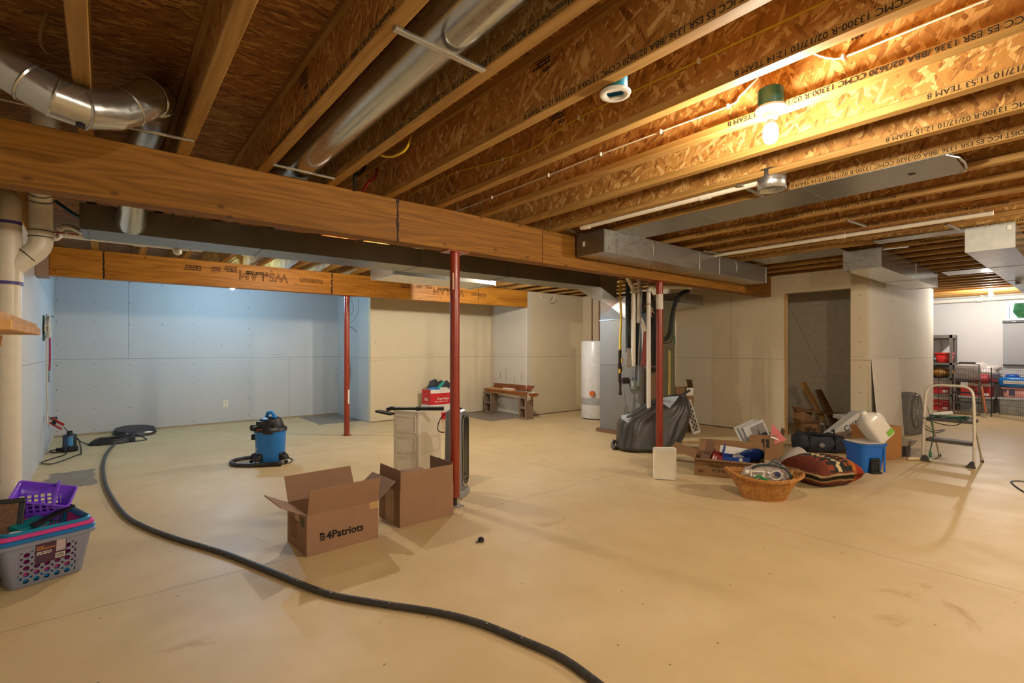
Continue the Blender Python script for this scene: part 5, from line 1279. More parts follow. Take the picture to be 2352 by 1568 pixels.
tag(MB().prism([(0, 0), (.17, .08), (.03, .26)], 0, .0025, TBM @ T((.20, .01, .16), -.15, PI / 2)).build('pink_sheet', pm('d97878', .7), None), 'pink triangular sheet sticking out of the tall box', 'paper')
tag(MB().box((0, -.002, 0), (.12, .002, .07)).build('printed_slip', M_white, None, M=TBM @ T((.21, -.012, .255), .05, -.5, .3)), 'white printed slip lying on the rim of the tall box', 'paper')
tag(MB().box((0, -.02, 0), (.05, .02, .12)).build('black_case', M_black, None, bev=.004, M=TBM @ T((.17, .04, .18), .0, 0, -.35)), 'black case between the folders and the pink sheet', 'case')
# scraps of flattened cardboard and boards behind
tag(MB().box((0, 0, 0), (.95, .09, .012)).build('floor_strip', M_lumber, None, M=T(tuple(onz(1566, 1018, 0.001)), R_(-38))), 'pale wooden strip lying on the floor right of the covered heap', 'strip')

# wicker basket
wk = thing('wicker_basket', 'oval golden wicker basket holding a clear packet, in front of the cartons', 'basket', tuple(onz(1776, 1157) + Vector((.10, .12, 0))), CAMRZ + R_(-14))
M_wick = mat_wood('wicker_cane', 'z', '8a5220', 'b9813f', 'd8a862', 40, 0, .5)
def woval(t, k):
    """point of the basket wall: k from 0 at the foot to 1 at the rim"""
    a = .165 + .115 * k ** 1.1; b_ = .105 + .085 * k
    z = .006 + k * (.172 + .042 * abs(math.cos(t)) ** 2.2)
    return Vector((a * math.cos(t), b_ * math.sin(t), z))
NS = 44
st = MB()
for i in range(NS):
    t = 2 * PI * i / NS; st.tube([woval(t, k / 6) for k in range(7)], .0032, 5)
st.build('stakes', M_wick, wk, smooth=1)
wv_ = MB()
for q in range(21):
    k = .02 + q * .043; pts = []
    for j in range(NS * 2):
        t = 2 * PI * (j + .0) / (NS * 2); p = woval(t, k); o_ = .0036 * math.cos(PI * (j / 1.0) + (PI if q % 2 else 0)) if j % 2 == 0 else 0
        o_ = .0036 * (1 if ((j // 2 + q) % 2) else -1) if j % 2 == 0 else 0
        n_ = Vector((math.cos(t), math.sin(t), 0)); pts.append(p + n_ * o_)
    wv_.tube(pts, .0034, 5, False, True)
wv_.build('woven_wall', M_wick, wk, smooth=1)
rm = MB()
for q in range(5):
    pts = []
    for j in range(120):
        t = 2 * PI * j / 120; p = woval(t, 1.0); n_ = Vector((math.cos(t), math.sin(t), .25)).normalized(); ph = 2 * PI * q / 5 + t * 7
        pts.append(p + n_ * (.010 + .014 * math.cos(ph)) + Vector((0, 0, .012 * math.sin(ph))))
    rm.tube(pts, .0058, 6, False, True)
rm.build('braided_rim', M_wick, wk, smooth=1)
MB().lathe([(.01, 0.0), (1.0, 0.0), (1.0, .008), (.01, .008)], 40, T((0, 0, 0.001), 0, 0, 0, (.168, .108, 1))).build('base', M_wick, wk)
WKM = Matrix.Translation(wk.location) @ Matrix.Rotation(CAMRZ + R_(-14), 4, 'Z')
def atw(x, y, z): return tuple(WKM @ Vector((x, y, z)))
cb_ = thing('clear_packet', 'crinkled clear plastic packet with dark zip edge in the wicker basket', 'packet', atw(.03, .03, .135), CAMRZ - .16)
random.seed(4)
MB().ell((0, 0, .065), (.185, .085, .085), None, 40, 24, lambda p: 1 + .05 * math.sin(17 * p.x + 5 * p.z) + .05 * math.sin(13 * p.z - 7 * p.x + 3) + .04 * math.sin(23 * p.y + 11 * p.x)).build('film', pm('c4beb6', .08, var=.12, scale=30, alpha=.42), cb_, smooth=25)
MB().tube(spline([(-.13, -.05, .115), (-.08, -.06, .145), (.02, -.06, .150), (.10, -.055, .135), (.15, -.07, .10), (.165, -.08, .04), (.16, -.07, .0)], 5), .009, 8).tube(spline([(.02, -.02, .15), (.07, .0, .165), (.13, .0, .13), (.16, -.03, .07)], 5), .008, 8).build('zip_edge', pm('2b322f', .45), cb_, smooth=1)
MB().cbox((-.09, -.088, .10), (.10, .012, .012)).cbox((-.09, -.088, .062), (.09, .012, .010)).cbox((-.145, -.085, .08), (.012, .012, .05)).cbox((-.05, -.086, .08), (.012, .012, .05)).build('white_frame', M_white, cb_, bev=.004)
MB().cyl((-.185, -.06, .085), (-.155, -.065, .085), .02, n=16).build('white_cap', M_white, cb_, smooth=1)
MB().tube([(.045 + .045 * math.cos(t), -.095, .075 + .036 * math.sin(t)) for t in [2 * PI * k / 20 for k in range(20)]], .004, 6, False, True).build('white_ring', M_white, cb_, smooth=1)
MB().lathe([(.022, 0), (.022, .004), (.001, .005)], 20, T((.055, -.096, .083), 0, PI / 2)).build('blue_emblem', pm('34345e', .5), cb_, smooth=1)
MB().tube([(-.09 + .028 * math.cos(t), -.098, .045 + .020 * math.sin(t)) for t in [2 * PI * k / 18 for k in range(18)]], .008, 8, False, True).tube(spline([(-.065, -.098, .045), (-.04, -.099, .04), (-.015, -.098, .02), (-.012, -.095, -.03)], 4), [.009] * 12 + [.006], 8).build('green_hook', pm('15803a', .4), cb_, smooth=1)
tag(MB().tube(spline([(0, 0, 0), (.02, .01, .02), (.04, 0, .0), (.02, -.01, -.01), (-.01, .0, .02), (.03, .01, .03)], 5), .006, 6).build('raffia_bow', pm('b99a5c', .8), None, M=T(atw(.235, .06, .185))), 'little straw bow tied on the right end of the wicker basket', 'bow')

# bubble wrap sheet
bwp = thing('bubble_wrap', 'grey-white sheet of bubble wrap lying over the patterned cushion', 'bubble wrap', tuple(onz(1830, 1085)), CAMRZ)
gr = []
for i in range(15):
    row = []
    for j in range(21):
        u = -.22 + .40 * j / 20; v = -.10 + .36 * i / 14
        hh_ = .03 + .19 * math.exp(-((u - .06) / .16) ** 2 - ((v - .07) / .14) ** 2) + .05 * math.exp(-((u + .1) / .1) ** 2) + .012 * math.sin(22 * u + 9 * v) + .010 * math.sin(17 * v - 6 * u)
        row.append((u + .02 * math.sin(9 * v), v, hh_))
    gr.append(row)
MB().rings(gr, False, False, False).build('sheet', pm('b7aea0', .3, var=.1, scale=70, bump=.6, alpha=.85), bwp, smooth=60, solid=.004)

# kilim cushion
def mat_kilim():
    s = NT('woven_kilim')
    x, y, z = s.sep(s.obj())
    u = s.math('ADD', s.math('MULTIPLY', x, 1.0), .26)          # 0 .. .52 along the cushion
    w_ = s.math('MULTIPLY', y, 1.0)
    band = s.ramp(s.math('DIVIDE', u, .52), [(0, lin(hexc('6b2a12'))), (.20, lin(hexc('8a3d15'))), (.34, lin(hexc('1d2420'))), (.74, lin(hexc('b8671a'))), (.82, lin(hexc('9c2c12'))), (.94, lin(hexc('b5461a')))], 'CONSTANT')
    def blocks(p, q, a, b):
        f = s.math('LESS_THAN', s.math('ABSOLUTE', s.math('SUBTRACT', s.math('FRACT', s.math('DIVIDE', s.math('ADD', p, 5), a)), .5)), .30)
        g = s.math('LESS_THAN', s.math('ABSOLUTE', s.math('SUBTRACT', s.math('FRACT', s.math('DIVIDE', s.math('ADD', q, 5), b)), .5)), .32)
        return s.math('MULTIPLY', f, g)
    def inb(a, b): return s.math('MULTIPLY', s.math('GREATER_THAN', u, a), s.math('LESS_THAN', u, b))
    col = s.mix(s.math('MULTIPLY', blocks(w_, u, .060, .10), inb(.08, .18)), band, lin(hexc('2c2622')))
    zz = s.math('ABSOLUTE', s.math('SUBTRACT', s.math('FRACT', s.math('DIVIDE', s.math('ADD', w_, 5), .05)), .5))
    zig = s.math('LESS_THAN', s.math('ABSOLUTE', s.math('SUBTRACT', s.math('ADD', u, s.math('MULTIPLY', zz, .09)), .265)), .022)
    col = s.mix(zig, col, lin(hexc('cdb68a')))
    col = s.mix(s.math('MULTIPLY', blocks(w_, u, .042, .05), inb(.30, .38)), col, lin(hexc('a34a1c')))
    zw = s.math('ADD', z, s.math('MULTIPLY', s.math('SUBTRACT', s.noise(s.obj(), 7, 2), .5), .04))
    side = s.math('LESS_THAN', z, .150)
    sb_ = s.ramp(s.math('DIVIDE', zw, .2), [(0, lin(hexc('6b2a12'))), (.33, lin(hexc('b89a66'))), (.42, lin(hexc('1d2420'))), (.58, lin(hexc('c7ae80'))), (.68, lin(hexc('7a3413')))], 'CONSTANT')
    col = s.mix(s.math('MULTIPLY', side, s.math('LESS_THAN', u, .40)), col, sb_)
    yarn = s.noise(s.mapv(s.obj(), scale=(160, 160, 160)), 1.0, 2)
    col = s.mix(s.math('MULTIPLY', yarn, .35), col, lin(hexc('1b130d')))
    s.fin(col, .95); s.bump(yarn, .5, .004)
    return s.m
PC = onz(1910, 1124) + Vector((.19, .15, 0))
cu_ = thing('kilim_cushion', 'fat patterned woven cushion in rust, black and cream on the floor', 'cushion', tuple(PC), R_(-22))
rg = []
for i in range(25):
    row = []
    for j in range(25):
        u = -1 + 2 * i / 24; v = -1 + 2 * j / 24
        e = max(0, (1 - abs(u) ** 3.2)) * max(0, (1 - abs(v) ** 3.2))
        pin = 1 - .06 * (1 - u * u) * abs(v) ** 3 - .0
        pin2 = 1 - .06 * (1 - v * v) * abs(u) ** 3
        row.append((.265 * u * pin2, .235 * v * pin, .120 + .135 * e ** .42 + .008 * math.sin(9 * u + 5 * v) * e))
    rg.append(row)
top = MB().rings(rg, False, False, False)
low = [[(x, y, .120 - (z - .120) * .88) for x, y, z in row] for row in rg]
top.rings(low, False, False, False)
co = top.build('cushion_body', mat_kilim(), cu_, smooth=60)
co.modifiers.new('weld', 'WELD').merge_threshold = .002
# duffel
du = thing('duffel_bag', 'black duffel bag with a pale snowflake patch on the floor', 'bag', tuple(onz(1890, 1042) + Vector((.09, .08, 0))), CAMRZ - .10)
du.scale = (1, 1, .87)
rg = []
for i in range(29):
    k = i / 28; x = -.29 + .58 * k; e = min(1, (1 - abs(2 * k - 1) ** 6) ** .4 + .02)
    ring = []
    for j in range(32):
        t = 2 * PI * j / 32; c, s_ = math.cos(t), math.sin(t)
        cy = .14 * math.copysign(abs(c) ** .7, c) * e; cz = .14 * math.copysign(abs(s_) ** .75, s_) * e + .142 - .03 * k * (s_ > 0) + .012 * math.sin(22 * k + 3 * t)
        ring.append((x, cy + .01 * math.sin(17 * k + 4 * t), max(.002, cz)))
    rg.append(ring)
MB().rings(rg, True, True).build('bag_body', pm('24262d', .75, var=.2, scale=18, bump=.35), du, smooth=50)
for x in (-.16, .12): MB().tube(spline([(x, -.135, .06), (x, -.142, .18), (x + .01, -.10, .27), (x + .05, -.02, .30), (x + .06, .05, .29)], 5), .016, 6, flat=.35).build('strap', pm('1c1d22', .7), du, smooth=1)
MB().tube(spline([(-.15, -.10, .265), (-.06, -.13, .262), (.06, -.12, .255), (.13, -.1, .255)], 5), .018, 6, flat=.5).build('handle', pm('1c1d22', .7), du, smooth=1)
sf = MB()
for k in range(3):
    sf.box((-.034, -.001, -.008), (.034, .001, .008), T((-.03, -.149, .125), 0, 0, k * PI / 3 + .2))
sf.build('snowflake_patch', pm('8f8a83', .7), du)
# lantern
la = thing('camping_lantern', 'small silver camping lantern behind the duffel bag', 'lantern', tuple(onz(1895, 1009)), 0)
MB().lathe([(.055, 0), (.062, .01), (.060, .07), (.050, .085)], 24).lathe([(.05, .20), (.066, .205), (.068, .235), (.055, .25), (.02, .255)], 24).build('metal_body', M_galv_bright, la, smooth=1)
MB().lathe([(.048, .085), (.054, .14), (.048, .2)], 24, None, False, False).build('globe', pm('5a564f', .08, alpha=.5), la, smooth=1)
for a in range(4): MB().cyl((.056 * math.cos(a * PI / 2 + .4), .056 * math.sin(a * PI / 2 + .4), .08), (.056 * math.cos(a * PI / 2 + .4), .056 * math.sin(a * PI / 2 + .4), .21), .003, n=6).build('guard_wire', M_galv, la)
MB().ell((0, 0, .15), (.014, .014, .03), None, 12, 8).build('lamp_core', M_white, la, smooth=1)
# blue mop bucket
bk = thing('mop_bucket', 'blue mop bucket with black wringer opening and white lid rim', 'bucket', (6.02, 1.57, 0), CAMRZ + .1)
def bkl(z, w, d): return [(x, y, z) for x, y in rrect(w, d, .07, 6)]
MB().rings([bkl(.002, .24, .21), bkl(.02, .25, .22), bkl(.27, .305, .27), bkl(.272, .325, .29), bkl(.292, .33, .295), bkl(.292, .315, .28), bkl(.05, .235, .205)], True, True).build('bucket_body', pm('1560b8', .3, var=.03), bk, smooth=40)
MB().rings([bkl(.288, .29, .25), bkl(.30, .31, .27), bkl(.305, .28, .24), bkl(.296, .24, .2)], False, True).build('lid_rim', pm('cfc6b8', .4), bk, smooth=40)
MB().hexa([(-.055, -.135, .0), (.05, -.135, .0), (.05, -.10, .0), (-.055, -.10, .0), (-.05, -.137, .15), (.045, -.137, .15), (.045, -.10, .15), (-.05, -.10, .15)]).build('pedal_recess', pm('15171a', .35), bk)
MB().cbox((0, -.142, .115), (.085, .012, .008)).cbox((0, -.150, .012), (.09, .03, .016)).box((-.046, -.14, .015), (-.038, -.136, .11)).box((.030, -.14, .015), (.038, -.136, .11)).build('pedal', pm('2a2b2d', .3), bk)
MB().box((.09, -.138, .01), (.11, -.128, .26)).build('rib', pm('1560b8', .3, var=.03), bk, bev=.004)
# jugs
def jug(label, loc, rz, ry, s_=1.0, green=False):
    r = thing('plastic_jug', label, 'jug', loc); r.rotation_euler = (0, ry, rz)
    def jl(z, w, d, rr): return [(x * s_, y * s_, z * s_) for x, y in rrect(w, d, rr, 4)]
    M_j = pm('c8c3b8', .3, var=.02)
    MB().rings([jl(0, .16, .13, .03), jl(.01, .18, .15, .03), jl(.20, .18, .15, .03), jl(.24, .15, .13, .04), jl(.275, .07, .07, .033), jl(.285, .05, .05, .024)], True, True).build('body', M_j, r, smooth=40)
    MB().lathe([(.027 * s_, .282 * s_), (.028 * s_, .31 * s_), (.015 * s_, .313 * s_)], 18).build('cap', M_white, r, smooth=1)
    MB().tube(spline([(.075 * s_, 0, .20 * s_), (.11 * s_, 0, .19 * s_), (.115 * s_, 0, .11 * s_), (.082 * s_, 0, .08 * s_)], 5), .012 * s_, 8).build('handle', M_j, r, smooth=1)
    if green: MB().cbox((.045 * s_, -.076 * s_, .045 * s_), (.07 * s_, .003, .05 * s_)).build('green_label', pm('6fa03c', .5), r)
    return r
jug('large white jug tipped in the blue mop bucket, green label on its base', (6.15, 1.45, .335), CAMRZ + .1, R_(-40), 1.15, True)
jg2 = tag(MB().hexa([(-.14, -.10, 0), (.14, -.10, 0), (.14, .10, 0), (-.14, .10, 0), (-.14, -.10, .055), (.14, -.10, .055), (.14, .10, .055), (-.14, .10, .055)]).build('white_pouch', pm('c9c2b6', .5), None, bev=.012, M=T((7.38, 2.10, .348), CAMRZ, .0, .0)), 'pale crumpled paper tray on top of the clutter behind the blue bucket', 'tray')
wp_ = thing('white_carton', 'big white carton printed Stay Pure leaning on edge behind the bucket', 'box', tuple(onz(1976, 1030)), CAMRZ)
WM = T((.0, 0, .14), 0, 0, R_(-38))
MB().box((-.30, -.07, .02), (.16, .07, .30), WM).build('carton_body', pm('c9c4ba', .5, var=.03), wp_, bev=.004)
text('Care', .10, pm('2c3a52', .6), wp_, WM @ basis((1, 0, 0), (0, 0, 1), (-.13, -.072, .20)), bold=.001)
text('Stay Pure', .045, pm('3a4658', .6), wp_, WM @ basis((1, 0, 0), (0, 0, 1), (-.16, -.072, .145)))
b = MB()
for i in range(8): b.box((-.20 + i * .008, -.0725, .04), (-.196 + i * .008 + (.002 if i % 2 else 0), -.0705, .09), WM)
b.build('barcode_bars', M_ink, wp_)
tag(MB().box((0, -.02, 0), (.16, .02, .20)).build('red_carton', pm('b0261f', .5), None, M=T((6.28, 1.80, .0), CAMRZ, 0, .12) @ T((0, 0, .03))), 'red carton between duffel bag and blue bucket', 'box')
tag(MB().box((0, -.03, 0), (.20, .03, .34)).build('grey_carton', pm('57534d', .6), None, M=T((7.30, 2.16, 0), CAMRZ, -.05)), 'dark grey carton behind the white Stay Pure carton', 'box')
dk = thing('display_carton', 'row of small black cartons with a pale top in the closet under the stairs', 'box', (7.80, 2.30, 0), R_(-75))
MB().box((0, 0, 0), (.50, .16, .155)).build('cartons', M_black, dk)
MB().box((-.01, -.01, .155), (.51, .17, .165)).build('pale_top', pm('b5a88e', .6), dk)
for x in (.08, .2, .31, .42): MB().cbox((x, -.002, .08), (.035, .004, .035)).build('printed_emblem', pm('6b6f77', .5), dk)
# cardboard box and small things near the fan
cb2 = thing('cardboard_box', 'closed plain tan cardboard box right of the blue mop bucket', 'box', (6.62, 1.605, 0), R_(-20))
MB().box((0, 0, .001), (.40, .30, .37)).build('carton', pm('a3713c', .8, var=.05, scale=5), cb2, bev=.003)
MB().box((0, .135, .3705), (.40, .185, .3715)).box((.14, -.0012, 0), (.20, 0, .03)).build('tape_strip', pm('946634', .6), cb2)
gs = thing('grey_stand', 'small grey plastic stand on the floor right of the tan box', 'stand', (7.16, 1.50, 0), CAMRZ + .1)
MB().hexa([(-.06, -.06, .13), (.07, -.06, .13), (.07, .06, .13), (-.06, .06, .13), (-.09, -.08, .19), (.12, -.08, .19), (.12, .08, .19), (-.09, .08, .19)]).build('flared_top', pm('8a7f72', .5), gs)
MB().box((-.05, -.05, .0), (.06, .05, .13)).build('column', pm('5d5a58', .5), gs)
MB().box((-.045, -.053, .01), (-.0, -.05, .12)).build('dark_slot', M_black, gs)
tag(MB().tube([(0, 0, 0), (.16, 0, 0)], .018, 12).build('wooden_roller', pm('c7b48f', .6), None, smooth=1, M=T(tuple(onz(2084, 1053, .019)), CAMRZ)), 'pale wooden roller lying by the small grey stand', 'roller')
# floor fan
fn_ = thing('floor_fan', 'grey floor fan with round wire grille against the pale wall', 'fan', tuple(onz(2089, 995)), CAMRZ + .45)
prof = [(-.20, 0), (.20, 0), (.205, .08), (.195, .35), (.165, .48), (.11, .57), (0, .61), (-.11, .57), (-.165, .48), (-.195, .35), (-.205, .08)]
hs_ = MB().prism([(x, z) for x, z in prof], -.09, .09, T((0, 0, 0), 0, PI / 2)).build('housing', pm('6f6d69', .45), fn_, bev=.012)
MB().lathe([(.145, -.004), (.155, .0), (.150, .012), (.10, .012)], 36, T((0, -.092, .33), 0, PI / 2, 0, (1, 1.6, 1))).build('grille_ring', pm('5b5956', .4), fn_, smooth=1)
gw = MB()
for q in range(1, 8):
    rr = .145 * q / 8; gw.tube([(rr * math.cos(t), -.105, .33 + rr * 1.6 * math.sin(t)) for t in [2 * PI * k / 32 for k in range(32)]], .0022, 4, False, True)
for q in range(4):
    a = q * PI / 4 + .4; gw.tube([(-.145 * math.cos(a), -.107, .33 - .145 * 1.6 * math.sin(a)), (.145 * math.cos(a), -.107, .33 + .145 * 1.6 * math.sin(a))], .003, 4)
gw.build('wire_grille', pm('a8a6a0', .35), fn_)
bl_ = MB()
for q in range(5): bl_.box((-.03, -.004, .02), (.03, .004, .115), T((0, -.094, .33), 0, 0, q * 2 * PI / 5) @ Matrix.Rotation(.35, 4, 'Z'))
bl_.build('blades', pm('4b4a48', .4), fn_)
MB().ell((-.178, 0, .30), (.006, .03, .022), None, 14, 8).build('side_badge', pm('c9c4ba', .4), fn_, smooth=1)
attach(cable('power_cord', 'thin dark cord on the floor from the fan to the step stool', [tuple(p) for p in (onz(2112, 968, .1), onz(2124, 975, .06), onz(2145, 988, .01), onz(2170, 986, .01), onz(2150, 993, .01), onz(2128, 985, .01), onz(2116, 970, .08))], .006, M_darkgrey), fn_)
lb = thing('drywall_offcut', 'pale offcut of plasterboard leaning on the wall beside the stair corner', 'board', (7.76, 1.955, 0), 0)
yb_ = max(-.20, onx(2022, 975, 7.76).y - 1.955)
MB().hexa([(0, yb_, 0), (1.25, yb_, 0), (1.25, yb_ + .013, 0), (0, yb_ + .013, 0), (0, -.018, 1.11), (1.25, -.018, 1.11), (1.25, -.005, 1.11), (0, -.005, 1.11)]).build('board', pm('d6cfc2', .85, var=.02), lb)
# lumber in the closet
def stick(name, label, p0, p1, w, t, m):
    p0, p1 = Vector(p0), Vector(p1); d = p1 - p0; q = d.to_track_quat('X', 'Z').to_matrix().to_4x4()
    return tag(MB().box((0, -w / 2, -t / 2), (d.length, w / 2, t / 2)).build(name, m, None, bev=.002, M=Matrix.Translation(p0) @ q), label, 'lumber')
stick('wood_stud', 'pale wooden stud leaning in the closet doorway under the stairs', (8.10, 2.52, .02), (8.2, 2.93, .74), .085, .038, M_lumber)
stick('wood_stud', 'brown board leaning behind the pale stud in the closet', (8.42, 2.50, .02), (8.45, 2.80, .62), .14, .03, M_lumber_brown)
stick('wood_stud', 'short wooden block lying at the closet threshold', (7.55, 2.52, .03), (7.62, 2.32, .03), .09, .06, M_lumber)
stick('wood_stud', 'wooden board lying flat behind the lantern', (7.62, 2.60, .075), (8.1, 2.25, .09), .14, .035, M_lumber)
stick('wood_stud', 'stained board lying on edge along the closet wall', (7.78, 2.88, .36), (8.25, 2.25, .30), .10, .03, M_lumber_brown)
for i, (lab, z, x) in enumerate((('torn brown carton at the bottom of the closet heap', .0, 7.78), ('torn brown carton on top of the closet heap', .175, 7.80))):
    r = thing('cardboard_box', lab, 'box', (x, 2.76, z), R_(-30 + 25 * i))
    carton(r, .22, .16, .16, {'left': (R_(40), .09), 'front': (R_(50), .08)}, M_card_d)

# ------------------------------------------------------------------ step stool in front of the far room
ss = thing('step_stool', 'folding cream metal step stool with black treads, cords heaped on top', 'step stool', (7.02, 1.08, 0), 0)
SA, SB = Vector((7.02, 1.285, 0)), Vector((6.985, .862, 0))          # front feet
u_ = (SB - SA).normalized(); wS = (SB - SA).length; bk_ = Vector((-u_.y, u_.x, 0))   # towards the rear
if bk_.dot(Vector((1, 0, 0))) < 0: bk_ = -bk_
ss.location = SA; ss.rotation_euler = (0, 0, math.atan2(u_.y, u_.x))
sg = 1 if Vector((-u_.y, u_.x, 0)).dot(bk_) > 0 else -1
M_cream = pm('c2baa6', .35, var=.06)
fp = [(0, 0, .02), (.003, 0.02 * sg, .40), (.012, .04 * sg, .70), (.03, .05 * sg, .80), (.09, .055 * sg, .845), (wS / 2, .056 * sg, .85), (wS - .09, .055 * sg, .845), (wS - .03, .05 * sg, .80), (wS - .012, .04 * sg, .70), (wS - .003, .02 * sg, .40), (wS, 0, .02)]
MB().tube(spline(fp, 5), .0135, 12).tube([(0, 0, .018), (wS, 0, .018)], .012, 10).build('front_frame', M_cream, ss, smooth=1)
for x in (.03, wS - .03):
    MB().tube([(x, .46 * sg, .01), (x, .05 * sg, .62)], .011, 10).build('rear_leg', M_cream, ss, smooth=1)
    MB().tube([(x, .465 * sg, 0), (x, .455 * sg, .03)], .015, 10).build('rubber_foot', M_black, ss, smooth=1)
    MB().hexa([(x - .04, -.02, 0), (x + .04, -.02, 0), (x + .04, .02, 0), (x - .04, .02, 0), (x - .035 if x < .1 else x + .005, -.018, .07), (x - .005 if x < .1 else x + .035, -.018, .07), (x - .005 if x < .1 else x + .035, .018, .07), (x - .035 if x < .1 else x + .005, .018, .07)]).build('corner_foot', M_darkgrey, ss)
for z, y0, y1 in ((.455, .02, .27), (.225, .01, .17)):
    MB().box((.02, min(y0 * sg, y1 * sg), z), (wS - .02, max(y0 * sg, y1 * sg), z + .035)).build('tread', pm('4a443d', .6, bump=.6), ss, bev=.006)
def ats(x, y, z): return tuple(Matrix.Translation(SA) @ Matrix.Rotation(ss.rotation_euler.z, 4, 'Z') @ Vector((x, y * sg, z)))
gc = thing('extension_cord', 'green extension cord heaped on the step stool with its plug hanging down', 'cord', (0, 0, 0))
random.seed(9)
pts = []
for k in range(26):
    t = k * 1.1; pts.append(ats(.2 + .15 * math.cos(t) + random.uniform(-.03, .03), .13 + .09 * math.sin(t * 1.3) + random.uniform(-.02, .02), .500 + random.uniform(0, .022)))
MB().tube(spline(pts, 4), .0055, 6).build('cord_heap', pm('1e4a35', .45), gc, smooth=1)
MB().tube(spline([ats(.10, .06, .505), ats(.09, -.02, .49), ats(.085, -.03, .42), ats(.10, -.03, .33), ats(.085, -.035, .2), ats(.07, -.03, .12)], 6), .0055, 6).build('cord_end', pm('1e4a35', .45), gc, smooth=1)
MB().tube([ats(.07, -.03, .13), ats(.072, -.03, .105), ats(.075, -.03, .06)], [.008, .014, .012], 8).build('plug', pm('1d6b3c', .4), gc, smooth=1)
MB().tube(spline([ats(.30, .05, .5), ats(.33, -.02, .47), ats(.28, -.03, .435), ats(.2, -.03, .43), ats(.05, -.02, .46), ats(.0, .02, .49)], 5), .005, 6).build('cord_loop', pm('2a2f2b', .45), gc, smooth=1)
tag(MB().cbox((0, 0, 0), (.17, .05, .03)).build('power_strip', M_white, None, bev=.006, M=T(ats(.13, .16, .535), ss.rotation_euler.z + .3, .0, -.18)), 'white power strip lying in the cord heap on the step stool', 'power strip')

# ------------------------------------------------------------------ far room: wire pen, shelving, totes
M_wire = pm('3a3230', .4, .5, var=0)
def pen_panel(label, p0, p1, h=.895):
    p0, p1 = Vector(p0), Vector(p1); d = (p1 - p0); L = d.length
    r = thing('pen_panel', label, 'pen panel', tuple(p0), math.atan2(d.y, d.x), 'panels of the wire pen')
    n_ = max(4, int(round(L / .036)))
    b = MB()
    for i in range(1, n_): b.tube([(L * i / n_, 0, .02), (L * i / n_, 0, h)], .0020, 4)
    for z in (.03, .10, .24, .38, .52, .66, .80, .88): b.tube([(0, 0, z), (L, 0, z)], .0022, 4)
    b.build('wire_mesh', M_wire, r)
    for x in (0.004, L - .004): MB().tube([(x, 0, 0), (x, 0, h + .012)], .0055, 6).build('upright', M_wire, r)
    return r
q0 = (12.30, 2.02, 0); q1 = (12.563, 1.318, 0); q2 = (12.02, .84, 0)
pen_panel('left wire panel of the folding pet pen in the far room', q0, q1)
pen_panel('right wire panel of the folding pet pen in the far room', q1, q2)
pen_panel('end wire panel of the pet pen reaching past the picture edge', q2, (12.25, .30, 0))
# steel shelf
M_steel = pm('7b7872', .4, .6, var=.05)
sh2 = thing('steel_shelf', 'grey steel shelving unit against the far wall, left of the screen', 'shelf', (13.02, 1.93, 0))
for x in (0, .5):
    for y in (0, 1.1): MB().box((x, y, 0), (x + .04, y + .003, 1.53)).box((x, y, 0), (x + .003, y + .04, 1.53)).box((x, y, 0), (x + .045, y + .045, .01)).build('upright', M_steel, sh2)
for z in (1.47, .93, .62, .30): MB().box((0, 0, z), (.54, 1.14, z + .06 if z > 1 else z + .04)).build('shelf_board', M_steel, sh2)
def tote(name, label, cat, loc, rz, w, d, h, m, lid=None, group=None):
    r = thing(name, label, cat, loc, rz, group)
    def l(z, g): return [(x, y, z) for x, y in rrect(w + g, d + g, .03, 3)]
    MB().rings([l(.002, -.05), l(.01, -.04), l(h - .03, 0)], True, lid is not None).build('tub', m, r, smooth=40, solid=0 if lid else .004)
    if lid: MB().rings([l(h - .035, .02), l(h - .03, .03), l(h - .008, .03), l(h, .0)], True, True).build('lid', lid, r, smooth=40)
    else: MB().rings([l(h - .03, 0), l(h - .035, .03), l(h - .01, .03), l(h, .0)], False, False, True, None, True).build('rim', m, r, smooth=40)
    return r
tote('red_bin', 'red plastic bin on the upper board of the steel shelf', 'bin', (13.27, 2.08, .972), 0, .30, .26, .20, pm('c0261f', .4))
tag(MB().cbox((0, 0, .03), (.12, .1, .06)).build('blue_pouch', pm('2c5a8a', .5), None, bev=.01, M=T((13.2, 2.30, .972))), 'small blue box left of the red bin on the steel shelf', 'box')
M_tub = pm('b9bcbe', .25, alpha=.72, var=.2, scale=9)
def redbox(label, loc, rz, w=.30, d=.44, h=.27):
    r = thing('copy_paper_box', label, 'box', loc, rz, 'red copy-paper boxes in the far room')
    MB().box((-w / 2, -d / 2, 0), (w / 2, d / 2, h - .07)).build('carton', pm('bb252a', .55), r)
    MB().box((-w / 2 - .004, -d / 2 - .004, h - .07), (w / 2 + .004, d / 2 + .004, h)).build('lid', pm('cfc8c4', .55), r)
    text('Copy Paper', .045, M_white, r, basis((0, -1, 0), (0, 0, 1), (-w / 2 - .002, .10, .12)))
    MB().box((-w / 2 - .002, -d / 2 + .03, .02), (-w / 2 - .0005, -d / 2 + .11, .07)).build('barcode', M_white, r)
    return r
redbox('red copy-paper box left of the steel shelf upright, over the grey tote', (13.30, 1.60, .32), 0)
redbox('red copy-paper box at the left edge behind the pen', (13.28, 2.20, .345), 0)
redbox('red copy-paper box lying low at the left behind the pen', (13.28, 2.20, .0), 0, h=.29)
tote('storage_tote', 'grey see-through storage tote under the red copy-paper box', 'tote', (13.30, 1.60, 0), 0, .36, .50, .315, pm('8b8f92', .3, alpha=.85, var=.3, scale=10), pm('a9abac', .35))
tote('storage_tote', 'clear storage tote with green and purple things inside, under the pink box', 'tote', (13.30, 1.0, 0), 0, .40, .56, .33, M_tub, pm('c3c5c8', .3))
